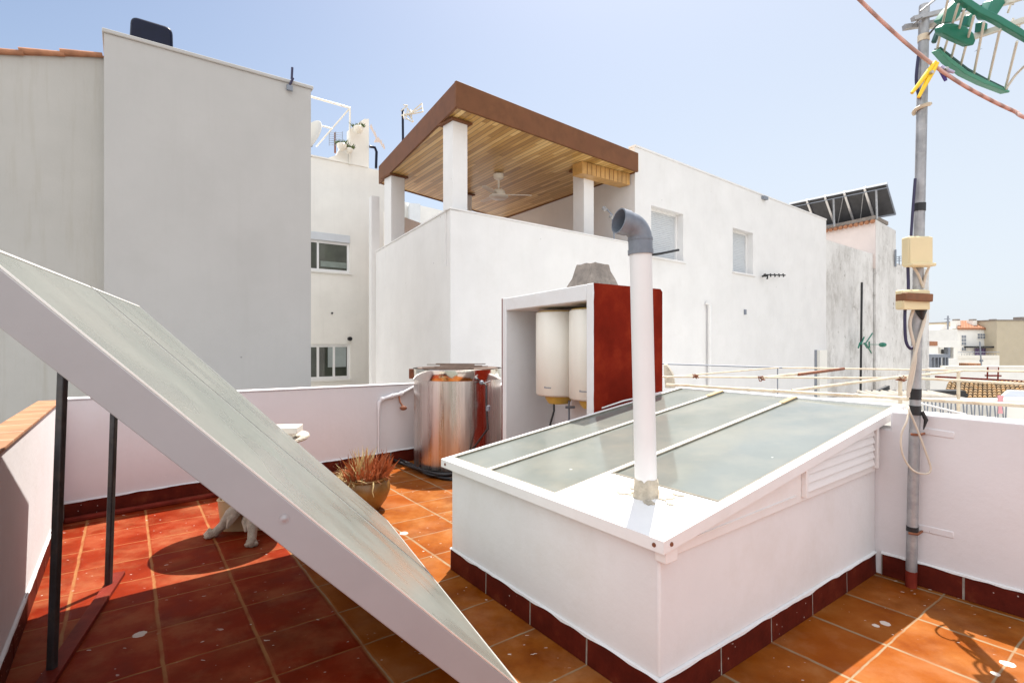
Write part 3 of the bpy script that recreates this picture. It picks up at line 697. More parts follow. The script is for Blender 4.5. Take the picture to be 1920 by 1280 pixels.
# ============================================================ HEATER CABINET
cab = thing('heater_cabinet', uv(3.97,4.2), 'open sided masonry cabinet, dark red outer side, sheltering two water heaters', 'cabinet')
c0, c1, d0, d1 = 3.476, 4.46, 3.45, 4.92; ct = 2.14; w = .105
cm = MB()
cm.prism([uv(c0,d0+.012), uv(c1,d0+.012), uv(c1,d0+w), uv(c0,d0+w)], 0, ct)
cm.prism([uv(c0,d1-w*.7), uv(c1,d1-w*.7), uv(c1,d1), uv(c0,d1)], 0, ct-.045)
cm.prism([uv(c1-w,d0+w), uv(c1,d0+w), uv(c1,d1-w*.7), uv(c1-w,d1-w*.7)], 0, [ct,ct,ct-.045,ct-.045])
cm.build('walls', M['boxwhite'], cab, bevel=.008)
MB().prism([uv(c0,d0+w), uv(c1-w,d0+w), uv(c1-w,d1-w*.7), uv(c0,d1-w*.7)], [1.985,1.985,1.95,1.95], [ct-.003,ct-.003,ct-.048,ct-.048]).build('roof_slab', M['boxwhite'], cab, bevel=.008)
rs = MB(); n_ = 24; front = []
for i in range(n_+1):
    z = ct*i/n_; front.append((c0+.004+.007*mnoise.noise(V((z*9,1,0))), z-.001))
pts = [uv(u, d0, z) for u, z in front]+[uv(c1-.03,d0,ct-.002), uv(c1,d0,ct-.03), uv(c1,d0,0)]
rs.slab(pts, AV*.0115); rs.build('painted_side', M['cabred'], cab)
MB().hexa([uv(c0,d1+.002,0), uv(c1,d1+.002,0), uv(c1,d1+.012,0), uv(c0,d1+.012,0)], [uv(c0,d1+.002,ct-.05), uv(c1,d1+.002,ct-.05), uv(c1,d1+.012,ct-.05), uv(c0,d1+.012,ct-.05)]).build('painted_side', M['cabred'], cab)
def brandmark(parent, c, d, out, w_, h_):
    mb = MB(); x = -w_/2
    for k_, ww in enumerate((.18,.12,.1,.12,.1,.12,.1,.1)):
        a = c+d*(x)+out*.001; hh = h_*(1.3 if k_ == 0 else .8)
        mb.hexa([a, a+d*(w_*ww*.8), a+d*(w_*ww*.8)+out*.0015, a+out*.0015], [p+V((0,0,hh)) for p in (a, a+d*(w_*ww*.8), a+d*(w_*ww*.8)+out*.0015, a+out*.0015)])
        x += w_*ww
    mb.build('brand_mark', M['grey'], parent)
def heater(v, label):
    hc = uv(3.79, v); r = .25
    t_ = thing('water_heater', hc+V((0,0,1.0)), label, 'water heater', 'white electric water heaters in the cabinet')
    zb, zt = (1.02, 1.915)
    MB().lathe(hc, [(0,zb),(r-.02,zb),(r,zb+.02),(r,zt-.015),(r-.015,zt),(0,zt+.01)], 48).build('drum', M['enamel'], t_)
    MB().lathe(hc, [(0,zb-.09),(.11,zb-.09),(.14,zb-.05),(.155,zb-.001)], 32).build('bottom_cap', M['yellowcap'], t_)
    MB().lathe(hc, [(r-.016,zt+.001),(r-.03,zt+.012),(0,zt+.02)], 32).build('top_cap', M['yellowcap'], t_)
    a = math.radians(238); o_ = V((math.cos(a), math.sin(a), 0)); p_ = hc+o_*r*.999+V((0,0,zb+.09))
    brandmark(t_, p_, V((-o_.y, o_.x, 0)), o_, .085, .014)
    MB().tube([hc+V((-.06,-.08,zb-.085)), hc+V((-.06,-.1,zb-.16)), hc+V((-.1,-.1,zb-.3)), hc+V((-.1,-.08,.05))], .011, 8).build('hose', M['dark'], t_)
    MB().tube([hc+V((.1,-.1,zb-.05)), hc+V((.1,-.1,zb-.12)), hc+V((.1,-.1,.3))], .011, 8).tube([hc+V((.06,-.12,zb-.12)), hc+V((.16,-.1,zb-.12))], .014, 8).build('supply_pipe', M['grey'], t_)
    return t_
heater(4.30, 'white water heater drum fully visible in the middle of the open cabinet')
heater(3.77, 'white water heater drum partly cut off by the front post of the cabinet')
MB_ = MB().tube([uv(c1,d0-.02,1.0)*0+at(1128,765,4.9), at(1170,751,4.9), at(1208,743,5.1), at(1240,735,5.3)], .008, 8)
tag(MB_.build('white_cable', M['pvc']), 'thin white cable drooping along the foot of the dark red cabinet side', 'cable')
# broken concrete chimney block behind the cabinet
cm = MB(); cx = at(1112, 530, 5.9); wb, wt = .26, .13
n_ = 10
def ring(hw, z, j):
    out = []
    for s_ in range(4):
        for i in range(n_):
            f = i/n_*2-1
            p = {0:(f,-1),1:(1,f),2:(-f,1),3:(-1,-f)}[s_]
            q = V((p[0]*hw, p[1]*hw*.8, z)); q = Matrix.Rotation(math.radians(36),3,'Z')@q
            q += V((mnoise.noise(q*14+V((j,0,0))), mnoise.noise(q*14+V((0,j,3))), (mnoise.noise(q*11)*1.6 if z > .3 else 0)))*.022
            out.append(V((cx.x, cx.y, 2.0))+q)
    return out
rings = [ring(wb, 0,0), ring(wb*.985,.12,0), ring(wb*.86,.22,0), ring(wb*.72,.32,1), ring(wb*.60,.40,1), ring(wb*.56,.46,1)]
vs = [p for r_ in rings for p in r_]; m_ = 4*n_
fs = [(i*m_+k_, i*m_+(k_+1)%m_, (i+1)*m_+(k_+1)%m_, (i+1)*m_+k_) for i in range(len(rings)-1) for k_ in range(m_)]+[tuple(range((len(rings)-1)*m_, len(rings)*m_))]
cm.add(vs, fs); chim = thing('chimney_stub', V((cx.x,cx.y,0)), 'broken grey concrete chimney stub rising behind the heater cabinet', 'chimney')
cm.build('concrete_cap', M['stone'], chim)
MB().box((cx.x,cx.y,.93), (.36,.30,2.14), math.radians(36)).build('flue', M['pinkwhite'], chim)
# small grey plaster gable right of the cabinet
gp = [at(1247,727,6.3), at(1266,727,6.3), at(1262,703,6.3), at(1250,684,6.3), at(1244,684,6.3)]
tag(MB().slab(gp, (.1,.3,0)).build('vent_cowl', M['cast']), 'small rounded cement vent cowl just right of the cabinet', 'vent cowl')
# ============================================================ MAST
mb0 = uv(4.13, 4.13*.296); mY = mb0.y
mt = thing('aerial_mast', mb0, 'weathered galvanised aerial mast strapped to the right parapet', 'mast')
mtop = at(1733, 10, mY-.05)
mp = lambda py: mb0+(mtop-mb0)*((H-(py-640)/F*mY)/mtop.z)
pole = MB().tube([mb0, mp(1200) if False else mb0+(mtop-mb0)*.12, mtop], [.031,.031,.029], 8); pole.build('pole', M['galv'], mt)
MB().tube([mb0, mb0+(mtop-mb0)*.028], .0325, 8).build('painted_foot', M['redpaint'], mt)
for py, h_ in ((391,.05),(738,.07),(768,.06),(990,.03)):
    c_ = mp(py); d_ = (mtop-mb0).normalized()
    MB().tube([c_-d_*h_*.5, c_+d_*h_*.5], .0345, 10).build('black_tape', M['dark'], mt)
MB().tube([mp(770)+V((.03,-.02,0)), mp(785)+V((.05,-.03,0)), mp(803)+V((.035,-.03,0))], [.012,.012,.003], 6).build('tape_tail', M['dark'], mt)
for py in (80,):
    c_ = mp(py); MB().tube([c_-V((0,0,.02)), c_+V((0,0,.02))], .033, 10).build('pale_tape', M['creampipe'], mt)
for py in (812, 996):
    c_ = mp(py); w1 = onplane(1745,py,uv(U1,0),AV)
    MB().tube([c_+V((-.04,-.02,0)), c_+V((0,-.045,0)), c_+V((.045,-.01,0)), c_+V((.10,.03,0)), w1], .008, 8).build('wall_clamp', M['rust'], mt)
def ring_pts(c, r, a0, a1, n, tilt): return [c+V((math.cos(math.radians(a0+(a1-a0)*i/n))*r, math.sin(math.radians(a0+(a1-a0)*i/n))*r, tilt*i/n)) for i in range(n+1)]
MB().tube(ring_pts(mp(215), .042, 120, 420, 12, .06), .012, 6).build('old_strap', M['creampipe'], mt)
# cables on the mast
def cable(name, pts, r, mat, parent):
    P = [V(p) for p in pts]; Q = []
    for i in range(len(P)-1):
        p0, p1, p2, p3 = P[max(i-1,0)], P[i], P[i+1], P[min(i+2,len(P)-1)]
        for j in range(8):
            t_ = j/8; Q.append(.5*((2*p1)+(-p0+p2)*t_+(2*p0-5*p1+4*p2-p3)*t_*t_+(-p0+3*p1-3*p2+p3)*t_**3))
    Q.append(P[-1]); return MB().tube(Q, r, 8).build(name, mat, parent)
y1 = mY-.06
cable('cable', [at(1722,105,y1), at(1718,150,y1), at(1724,185,y1)], .009, M['bcable'], mt)
cable('cable', [at(1716,335,y1), at(1711,400,y1), at(1708,448,y1)], .008, M['bcable'], mt)
cable('cable', [at(1702,495,y1), at(1703,545,y1), at(1697,580,y1), at(1698,635,y1), at(1706,653,y1), at(1712,650,y1+.02)], .009, M['bcable'], mt)
cable('cable', [at(1712,500,y1), at(1722,515,y1), at(1732,540,y1)], .008, M['cable'], mt)
cable('cable', [at(1743,498,y1), at(1736,515,y1), at(1730,540,y1)], .008, M['cable'], mt)
cable('cable', [at(1712,582,y1), at(1706,610,y1), at(1716,660,y1), at(1712,700,y1), at(1704,735,y1)], .010, M['cable'], mt)
cable('cable', [at(1733,580,y1), at(1733,600,y1), at(1722,640,y1-.02), at(1712,680,y1-.02), at(1704,720,y1), at(1703,745,y1)], .010, M['cable'], mt)
y2 = mY-.09
cable('cable', [at(1704,770,y1), at(1700,790,y2), at(1690,815,y2), at(1692,850,y2), at(1710,880,y2), at(1735,888,y2), at(1745,878,y2), at(1735,845,y2), at(1718,800,y2), at(1706,772,y2), at(1703,762,y1)], .006, M['cable'], mt)
# junction boxes
def jbox(pyt, pyb, pxl, pxr, label, tape=False):
    Yb = mY-.09; a = at(pxl, pyt, Yb); b = at(pxr, pyb, Yb); c_ = (a+b)/2
    t_ = thing('junction_box', c_, label, 'junction box', 'cream junction boxes on the mast')
    sz = (b.x-a.x, .07, a.z-b.z)
    MB().box(c_+V((0,.02,0)), sz, 0).build('body', M['creampl'], t_, bevel=.012, seg=3)
    MB().box(c_+V((0,-.019,-.005)), (sz[0]*.98,.012,sz[2]*.96), 0).build('cover', M['creampl'], t_, bevel=.005)
    if tape: MB().box(c_+V((0,0,.012)), (sz[0]*1.02,.125*.75,sz[2]*.40), 0, Euler((0,math.radians(3),0))).build('brown_tape', M['brown'], t_, bevel=.006)
    else: MB().box(c_+V((0,-.01,-sz[2]*.49)), (sz[0]*1.06,.075,.02), 0).build('bottom_lip', M['creampl'], t_, bevel=.006)
jbox(443, 498, 1701, 1744, 'square cream junction box, the upper one on the mast')
jbox(543, 580, 1689, 1739, 'lower cream junction box wrapped with a brown tape band', True)
MB_ = MB().tube([mp(582)+V((0,-.03,0)), mp(592)+V((0,-.035,0)), mp(600)+V((.01,-.035,0))], [.035,.02,.006], 8).build('tape_rag', M['dark'], mt)
# antenna (grid, green plastic and cream rods)
an = thing('grid_antenna', at(1830,80,3.2), 'large television antenna of green plastic bars and pale rods on the mast top', 'antenna')
aY = 3.25
bmh = MB()
bmh.bar(at(1738,52,mY), at(1925,-8,aY-.3), .028, .028); bmh.bar(at(1800,78,aY-.05), at(1930,35,aY-.35), .028, .028)
bmh.build('boom', M['rod'], an)
mc = mp(45)
MB().bar(mc+V((-.10,-.035,-.02)), mc+V((.16,-.02,.05)), .03, .025).bar(mc+V((-.10,.04,-.03)), mc+V((.1,.04,.0)), .03,.03).tube([mc+V((-.085,-.08,.0)), mc+V((.13,-.06,.17)*1)], .006, 8).tube([mc+V((-.05,-.06,-.02)), mc+V((-.05,.06,-.02))], .006, 8).build('mast_clamp', M['galv'], an)
def curved(name, pxs, Ys, w_, h_, mat, rail=None):
    mb = MB(); P = [at(px, py, y) for (px, py), y in zip(pxs, Ys)]
    n = len(P); vs = []
    for i, p in enumerate(P):
        d_ = (P[min(i+1,n-1)]-P[max(i-1,0)]).normalized(); x = d_.cross(V((0,1,.3))).normalized(); y_ = V((0,1,.3)).normalized()
        f = 1 if 0 < i < n-1 else .55
        vs += [p-x*w_*f-y_*h_, p+x*w_*f-y_*h_, p+x*w_*f+y_*h_, p-x*w_*f+y_*h_]
    mb.add(vs, [(i*4+k_, i*4+(k_+1)%4, (i+1)*4+(k_+1)%4, (i+1)*4+k_) for i in range(n-1) for k_ in range(4)]+[(3,2,1,0), tuple((n-1)*4+k_ for k_ in range(4))])
    return mb.build(name, mat, an, bevel=.004)
yA, yB = 2.85, 3.15
curved('reflector_bar', [(1785,-12),(1805,2),(1835,22),(1868,38),(1905,60),(1945,86)], [yA]*6, .016, .02, M['green'])
curved('reflector_bar', [(1754,95),(1775,115),(1805,138),(1840,155),(1885,174)], [yB]*5, .011, .03, M['lgreen'])
curved('reflector_bar', [(1757,90),(1778,108),(1808,131),(1842,150),(1884,169)], [yB+.02]*5, .008, .024, M['dgreen'])
rods = [((1779,-8),(1757,92)),((1797,8),(1769,100)),((1808,18),(1784,108)),((1826,30),(1801,124)),((1845,42),(1826,139)),((1875,55),(1853,153)),((1907,78),(1884,171)),((1935,95),(1900,160))]
for i, (a, b) in enumerate(rods[:7]):
    MB().tube([at(a[0],a[1],yA), at(b[0],b[1],yB)], .0065, 8).build('rod', M['rod'], an)
cable('rod', [at(1935,112,yA), at(1905,140,yA+.1), at(1884,171,yB)], .0065, M['rod'], an)
for a, b in (((1885,45),(1876,58)),((1900,35),(1895,47)),((1905,-5),(1899,9)),((1895,8),(1890,24)),((1915,40),(1911,50))):
    MB().tube([at(a[0],a[1],aY-.2), at(b[0],b[1],aY-.2)], .006, 8).build('director_rod', M['rod'], an)
def plate(name, poly, y0, th, mat):
    return MB().slab([at(px,py,y0+(py-40)*.0006) for px, py in poly], (0,th,th*.4)).build(name, mat, an, bevel=.006)
plate('oval_plate', [(1764,52),(1772,44),(1790,44),(1812,50),(1826,62),(1830,76),(1826,85),(1818,86),(1790,74),(1766,62)], 2.95, .05, M['green'])
plate('dipole_housing', [(1762,38),(1775,20),(1790,5),(1800,-5),(1812,0),(1800,30),(1790,42),(1770,44)], 3.0, .05, M['green'])
plate('boom_clamp', [(1848,28),(1862,0),(1880,-8),(1886,5),(1876,20),(1866,35),(1852,34)], 3.05, .07, M['green'])
plate('boom_clamp', [(1812,48),(1818,28),(1832,22),(1826,45),(1818,52)], 3.05, .05, M['green'])
plate('boom_clamp', [(1840,60),(1842,40),(1853,44),(1852,56)], 3.05, .05, M['green'])
plate('end_hook', [(1752,78),(1758,62),(1762,55),(1764,62),(1756,82)], 3.1, .03, M['dgreen'])
cable('feed_cable', [at(1741,66,mY-.05), at(1755,50,3.2), at(1775,35,3.1), at(1800,22,3.1), at(1838,12,3.1), at(1856,8,3.05)], .006, M['dark'], an)
# ============================================================ CLOTHES LINE and PEGS
yc = .95
pts = [V((-1.6,-.2,4.6)), at(1000,-900,.9), at(1380,-290,yc-.06), at(1520,-105,yc-.04), at(1590,-22,yc-.03), at(1612,0,yc-.02), at(1650,37,yc-.01), at(1700,82,yc), at(1750,122,yc), at(1800,156,yc), at(1850,184,yc+.01), at(1900,208,yc+.02), at(1960,232,yc+.04), at(2200,290,1.3), V((4.1,2.4,2.3))]
rp_ = cable('clothes_line', pts, .0033, M['rope'], None); tag(rp_, 'pink braided clothes line sagging across the upper right corner', 'clothes line')
def peg(a, b, mats, label, spread=.004, wd=.0052):
    a = V(a); b = V(b); d_ = (b-a).normalized(); n_ = V((0,1,0)).cross(d_).normalized(); m_ = a.lerp(b, .36)
    t_ = thing('clothes_peg', a, label, 'clothes peg')
    for s_, mtl in zip((-1,1), mats):
        q = [a+n_*s_*.0022, a.lerp(b,.2)+n_*s_*.0030, m_+n_*s_*.0032, b+n_*s_*(.0032+spread)]
        MB().tube(q, [wd*.55,wd*.75,wd*.9,wd*.55], 8).build('jaw', mtl, t_)
    MB().lathe(m_+V((0,-.006,0)), [(0,.003),(.0028,.003),(.0028,-.012)], 12, (0,-1,0)).build('spring', M['galv'], t_)
peg(at(1756,117,yc-.004), at(1716,179,yc-.004), (M['yellow'],M['yellow']), 'yellow plastic clothes peg clipped on the pink line')
peg(at(1762,126,yc+.004), at(1781,144,yc+.004), (M['lilac'],M['blue']), 'faded blue clothes peg clipped on the pink line beside the yellow one', .0075, .0045)
# bird
bz = at(1834, 94, 40)
MB_ = MB(); a_, b_ = at(1826,98,40), at(1843,91,40)
MB_.add([a_, bz+V((-.05,0,-.03)), bz+V((.05,0,-.03)), b_, bz+V((.04,0,.05)), bz+V((-.06,.05,.05)), bz+V((0,.2,.02)), bz+V((0,-.2,.02))], [(0,1,5),(2,3,4),(1,2,7),(1,7,6),(2,6,7),(1,6,5),(5,6,4),(4,6,2),(5,4,7),(5,7,1),(4,2,7)])
tag(MB_.build('bird', M['grey']), 'small bird gliding in the sky below the antenna', 'bird')
# ============================================================ DRYING FRAME
df = thing('drying_frame', at(1600,740,4.6), 'cream painted pipe drying frame standing beyond the right parapet', 'drying rack')
def rod(a, b, r, mat=M['creampipe'], nm='rod'):
    o = MB().tube([a, a.lerp(b,.33), a.lerp(b,.66), b], r, 10).build(nm, mat, df); return o
j1 = uv(4.66,3.55,1.14); j2 = at(1990,764,3.2)
rod(j1, j2, .014, nm='rail')
jl = MB()
for f in (.315,.36,.395,.62,.73):
    p = j1.lerp(j2, f); d_ = (j2-j1).normalized(); jl.tube([p-d_*.012, p+d_*.012], .0175, 12)
jl.build('coupling', M['creampipe'], df)
rod(at(1240,682,8.2), at(1467,689,7.3), .011, M['grey']); rod(at(1467,689,7.3), at(1960,697,6.1), .011)
rod(at(1240,706,6.2), at(1720,709,5.4), .011); rod(at(1720,709,5.4), at(1960,722,5.0), .013)
rod(at(1250,707,6.1), at(1460,689,7.3), .009)
rod(at(1428,708,5.8), at(1560,694,6.7), .016); rod(at(1497,702,6.2), at(1582,691,6.9), .018, M['rust'], 'rusty_rod')
rod(at(1485,732,4.75), at(1691,706,5.4), .014); rod(at(1691,706,5.4), at(1805,695,6.4), .012)
rod(at(1721,755,3.9), at(1812,777,3.7), .007, M['pvc'])
for a, b in (((1688,706,5.4),(1688,760,5.4)), ((1797,697,6.3),(1797,800,6.3)), ((1458,689,7.3),(1458,760,7.3))):
    rod(at(*a), at(*b), .018 if a[0] > 1500 else .008, nm='post', mat=M['creampipe'] if a[0] > 1500 else M['grey'])
    p = at(b[0], b[1], b[2]); rod(p, V((p.x,p.y,-.35)), .018, nm='post')
for a in ((1305,706,6.05),(1690,710,5.38),(1428,708,5.8)):
    c_ = at(*a); kn = MB()
    kn.tube([c_+V((random.uniform(-.035,.035),random.uniform(-.03,.03),random.uniform(-.045,.035))) for __ in range(12)], .006, 6)
    kn.build('wire_knot', M['rust'], df)
# ============================================================ NEIGHBOURING BUILDINGS
ZG = -9.5
pr = MB().prism([(-2.6,7.75),(6.5,9.2),(8.5,15.0),(-.95,9.5),(-3.9,14.6),(-6.2,15.0)], -1.2, -.9).build('bounce_slab', M['bwhite'])  # slab added out of view to reflect sunlight up onto the far walls
tag(pr, 'unseen white slab added in the gap below the terrace to bounce sunlight onto house walls', 'bounce slab')
# --- tall grey wall W2 and stained wall W1
w2 = thing('grey_house', uv(1,8.0,ZG), 'tall windowless grey wall with a straight sloping-looking top, left of the roofed terrace', 'building')
wl, wr_ = onplane(195,57,uv(0,8),BU), onplane(583,170,uv(0,8),BU)
ul, ur_ = wl.dot(BU), wr_.dot(BU); ztop = 5.31
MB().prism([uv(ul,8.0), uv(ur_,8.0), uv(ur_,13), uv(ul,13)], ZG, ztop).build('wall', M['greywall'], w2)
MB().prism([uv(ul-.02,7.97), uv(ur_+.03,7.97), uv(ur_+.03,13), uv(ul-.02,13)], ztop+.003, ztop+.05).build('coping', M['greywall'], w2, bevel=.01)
p = onplane(543,160,uv(0,7.95),BU)
st = MB().box(p+V((0,0,-.04)), (.08,.04,.07), TH).build('bent_bracket', M['grey'], w2)
MB().tube([p, p+V((.05,0,.1)), onplane(547,148,uv(0,7.95),BU), onplane(548,127,uv(0,7.95),BU)], .017, 8).build('bracket_rod', M['bcable'], w2)
w1 = thing('stained_house', uv(-4,8.25,ZG), 'grey house with brown run marks and a thin edge of orange tiles', 'building')
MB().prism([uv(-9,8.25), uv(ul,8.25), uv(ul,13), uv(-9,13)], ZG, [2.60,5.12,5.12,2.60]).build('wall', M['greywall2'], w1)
ts = MB()
for i in range(30):
    u0 = ul-.02-i*.36; f = lambda u: 5.135+(u-ul)*.287
    a = uv(u0-.40,8.22,f(u0-.40)+.03); b = uv(u0,8.22,f(u0)-.0)
    ts.tube([a, b], [.036,.03], 10)
ts.build('verge_tiles', M['newtiles'], w1)
rfm = MB().hexa([uv(-9,8.27,2.61), uv(ul,8.27,5.125), uv(ul,13,5.125), uv(-9,13,2.61)], [uv(-9,8.27,2.64), uv(ul,8.27,5.15), uv(ul,13,5.15), uv(-9,13,2.64)]).build('roof', M['newtiles'], w1)
# dark glossy cover above the wall
cv = thing('roof_cover', onplane(283,90,uv(0,9.5),BU), 'dark glossy rounded cover standing on the roof behind the grey wall', 'chimney cowl')
q0 = uv(0,9.5)
a, b, c_, d_ = [onplane(px,py,q0,BU) for px,py in ((241,110),(326,130),(324,52),(245,28))]
def rounded(pts, r, n=5):
    out = []
    m = len(pts)
    for i, p in enumerate(pts):
        p0, p1 = pts[i-1], pts[(i+1)%m]; a_ = p+(p0-p).normalized()*r; b_ = p+(p1-p).normalized()*r
        for k_ in range(n+1):
            t_ = k_/n; out.append((1-t_)**2*a_+2*t_*(1-t_)*p+t_*t_*b_)
    return out
MB().slab(rounded([a,b,c_,d_], .10), AV*.55).build('shell', M['navy'], cv, bevel=.04, seg=3)
MB().prism([uv(a.dot(BU)+.1,9.6), uv(b.dot(BU)-.1,9.6), uv(b.dot(BU)-.1,9.9), uv(a.dot(BU)+.1,9.9)], ztop-.3, a.z+.1).build('stand', M['grey'], cv)
# --- satellite dish
dc = at(583, 262, 8.9); ax = V((-.50,-.74,.36)).normalized()
ds = thing('satellite_dish', dc, 'white satellite dish half hidden behind the edge of the grey wall', 'satellite dish')
R_ = .33; prof = [(R_*i/8, .07*(i/8)**2) for i in range(9)]
MB().lathe(dc, prof+[(R_+.006,.066)]+[(r, z-.012) for r, z in prof[::-1]], 40, ax).build('reflector', M['enamel'], ds)
MB().tube([dc-V((0,0,.3)), dc+ax*.2-V((0,0,.22)), dc+ax*.38], .012, 8).build('feed_arm', M['dark'], ds)
MB().tube([dc+ax*.34, dc+ax*.44], .035, 10).build('receiver', M['dark'], ds)
MB().tube([dc-ax*.01, dc-ax*.08+V((-.05,0,-.05)), V((dc.x-.45,dc.y+.1,dc.z-.1))], .022, 8).build('mount', M['grey'], ds)
# --- cream building M
mq = at(585,300,16); 
def mp_(px, py, k=0): return onplane(px,py,mq,BU)-AV*k
cmb = thing('cream_house', V((mq.x,mq.y,ZG)), 'cream house with two aluminium windows, seen in the gap beside the grey wall', 'building')
s_of = lambda px: (mp_(px,640)-mq).dot(BU)
def z_of(px, py): return mp_(px,py).z
zt = z_of(640,305)
H1 = (s_of(570), s_of(656), z_of(620,509.5), z_of(620,438)); H2 = (s_of(570), s_of(657), z_of(620,711), z_of(620,645))
mb = MB(); q2 = V((mq.x,mq.y,0))
wallplane(mb, q2, BU, -3, s_of(722), ZG, zt, [H1, H2], .10, AV)
A_ = lambda s, t_, z: q2+BU*s+AV*t_+V((0,0,z))
s9 = s_of(722)
mb.hexa([A_(-3,.35,ZG), A_(s9,.35,ZG), A_(s9,6,ZG), A_(-3,6,ZG)], [A_(-3,.35,zt), A_(s9,.35,zt), A_(s9,6,zt), A_(-3,6,zt)])
mb.add([A_(s9,0,ZG), A_(s9,.35,ZG), A_(s9,.35,zt), A_(s9,0,zt)], [(0,1,2,3)]); mb.add([A_(-3,0,zt), A_(s9,0,zt), A_(s9,.35,zt), A_(-3,.35,zt)], [(0,1,2,3)])
mb.build('wall', M['cream'], cmb)
MB().hexa([A_(-3,-.03,zt+.003), A_(s_of(690),-.03,zt+.003), A_(s_of(690),.3,zt+.003), A_(-3,.3,zt+.003)], [A_(-3,-.03,zt+.05), A_(s_of(690),-.03,zt+.05), A_(s_of(690),.3,zt+.05), A_(-3,.3,zt+.05)]).build('coping', M['cream'], cmb)
def window(parent, hole, A, fw=.06, mull=(), dep=.09, shutterbox=0, sill=True, nm='window'):
    s0, s1, z0, z1 = hole
    f = MB()
    zz1 = z1-shutterbox
    for (a0,a1,b0,b1) in [(s0,s0+fw,z0,zz1),(s1-fw,s1,z0,zz1),(s0+fw,s1-fw,z0,z0+fw),(s0+fw,s1-fw,zz1-fw,zz1)]+[(m-fw*.4,m+fw*.4,z0+fw,zz1-fw) for m in mull]:
        f.hexa([A(a0,dep-.05,b0), A(a1,dep-.05,b0), A(a1,dep-.005,b0), A(a0,dep-.005,b0)], [A(a0,dep-.05,b1), A(a1,dep-.05,b1), A(a1,dep-.005,b1), A(a0,dep-.005,b1)])
    w_ = f.build(nm, M['frame'], parent)
    g_ = MB().hexa([A(s0+fw*.5,dep-.028,z0+fw*.5), A(s1-fw*.5,dep-.028,z0+fw*.5), A(s1-fw*.5,dep-.012,z0+fw*.5), A(s0+fw*.5,dep-.012,z0+fw*.5)],
                  [A(s0+fw*.5,dep-.028,zz1-fw*.5), A(s1-fw*.5,dep-.028,zz1-fw*.5), A(s1-fw*.5,dep-.012,zz1-fw*.5), A(s0+fw*.5,dep-.012,zz1-fw*.5)]).build('pane', M['dglass'], w_)
    if shutterbox:
        MB().hexa([A(s0,-.03,zz1), A(s1,-.03,zz1), A(s1,dep-.01,zz1), A(s0,dep-.01,zz1)], [A(s0,-.03,z1), A(s1,-.03,z1), A(s1,dep-.01,z1), A(s0,dep-.01,z1)]).build('shutter_box', M['shutter'], w_, bevel=.01)
    if sill:
        MB().hexa([A(s0-.06,-.05,z0-.05), A(s1+.06,-.05,z0-.05), A(s1+.06,-.003,z0-.05), A(s0-.06,-.003,z0-.05)], [A(s0-.06,-.05,z0), A(s1+.06,-.05,z0), A(s1+.06,-.003,z0), A(s0-.06,-.003,z0)]).build('sill', M['bwhite'], w_)
    return w_
mw1 = window(cmb, H1, A_, .075, [s_of(597)], .10, .24); mw2 = window(cmb, H2, A_, .09, [s_of(597), s_of(627)], .10)
# lowered blind and a heater seen behind the panes (inside the room, in front of a back board)
cb = s_of(640); MB().hexa([A_(s_of(602),.05,H1[2]+.15), A_(s_of(651),.05,H1[2]+.15), A_(s_of(651),.06,H1[2]+.15), A_(s_of(602),.06,H1[2]+.15)], [A_(s_of(602),.05,H1[2]+.32), A_(s_of(651),.05,H1[2]+.32), A_(s_of(651),.06,H1[2]+.32), A_(s_of(602),.06,H1[2]+.32)]).build('inner_sill_board', surf('glass lower strip', (.22,.26,.23), .2, 5, .3), mw1)
c1_ = mp_(633,665)-V((0,0,0)); 
MB().hexa([A_(s_of(616),.058,z_of(633,688)), A_(s_of(650),.058,z_of(633,688)), A_(s_of(650),.068,z_of(633,688)), A_(s_of(616),.068,z_of(633,688))], [A_(s_of(616),.058,z_of(633,649)), A_(s_of(650),.058,z_of(633,649)), A_(s_of(650),.068,z_of(633,649)), A_(s_of(616),.068,z_of(633,649))]).build('indoor_heater', surf('dim heater seen through glass', (.33,.37,.36), .1, 4, .4), mw2)
vh = mp_(654,635,.05); MB().tube([vh, vh-AV*.10], .065, 12).build('wall_vent', M['dark'], cmb)
vh = mp_(622,587,.02); MB().tube([vh, vh-AV*.03], .03, 12).build('wall_hole', M['dark'], cmb)
# wing walls on its roof terrace
wk = MB()
def onz(p): return V((p.x,p.y,zt-.3))
wk.slab([onz(mp_(693,330,-.06)), mp_(693,222,-.06), mp_(684,222,-.06), mp_(655,243,-.06), onz(mp_(655,330,-.06))], AV*.18)
wk.slab([onz(mp_(654.5,330,-.065)), mp_(654.5,262,-.065), mp_(640,275,-.065), mp_(632,290,-.065), mp_(608,298,-.065), onz(mp_(608,330,-.065))], AV*.16)
wk.build('wing_wall', M['cream'], cmb)
fz = MB()
fz.tube([mp_(560,175), mp_(657,203)], .032, 8); fz.tube([mp_(655,203,.05), mp_(655,310,.05)], .03, 8); fz.tube([mp_(655,204), mp_(600,268)+AV*.4], .025, 8); fz.tube([mp_(585,231), mp_(624,242)], .025, 8)
tag(fz.build('pergola_frame', M['enamel']), 'white tubular pergola frame on the roof of the cream house', 'pergola')
def hangpot(px, py, r, label, Yb=.25):
    c_ = mp_(px, py, Yb); t_ = thing('wall_pot', c_, label, 'potted plant', 'pots on the roof of the cream house')
    MB().lathe(c_, [(0,-r*1.25),(r*.5,-r*1.1),(r*.9,-.4*r),(r,0),(r*.9,.02),(0,.0)], 20).build('pot', M['enamel'], t_)
    pl = MB()
    for i in range(70):
        blade(pl, c_+V((random.uniform(-r,r)*1.1, random.uniform(-r,r)*.6, 0)), V((random.uniform(-.8,.8),random.uniform(-.4,.4),1)), random.uniform(.06,.2), .02, V((random.uniform(-.5,.5),0,-.3)), 3)
    pl.build('plant', M['leafgreen'], t_)
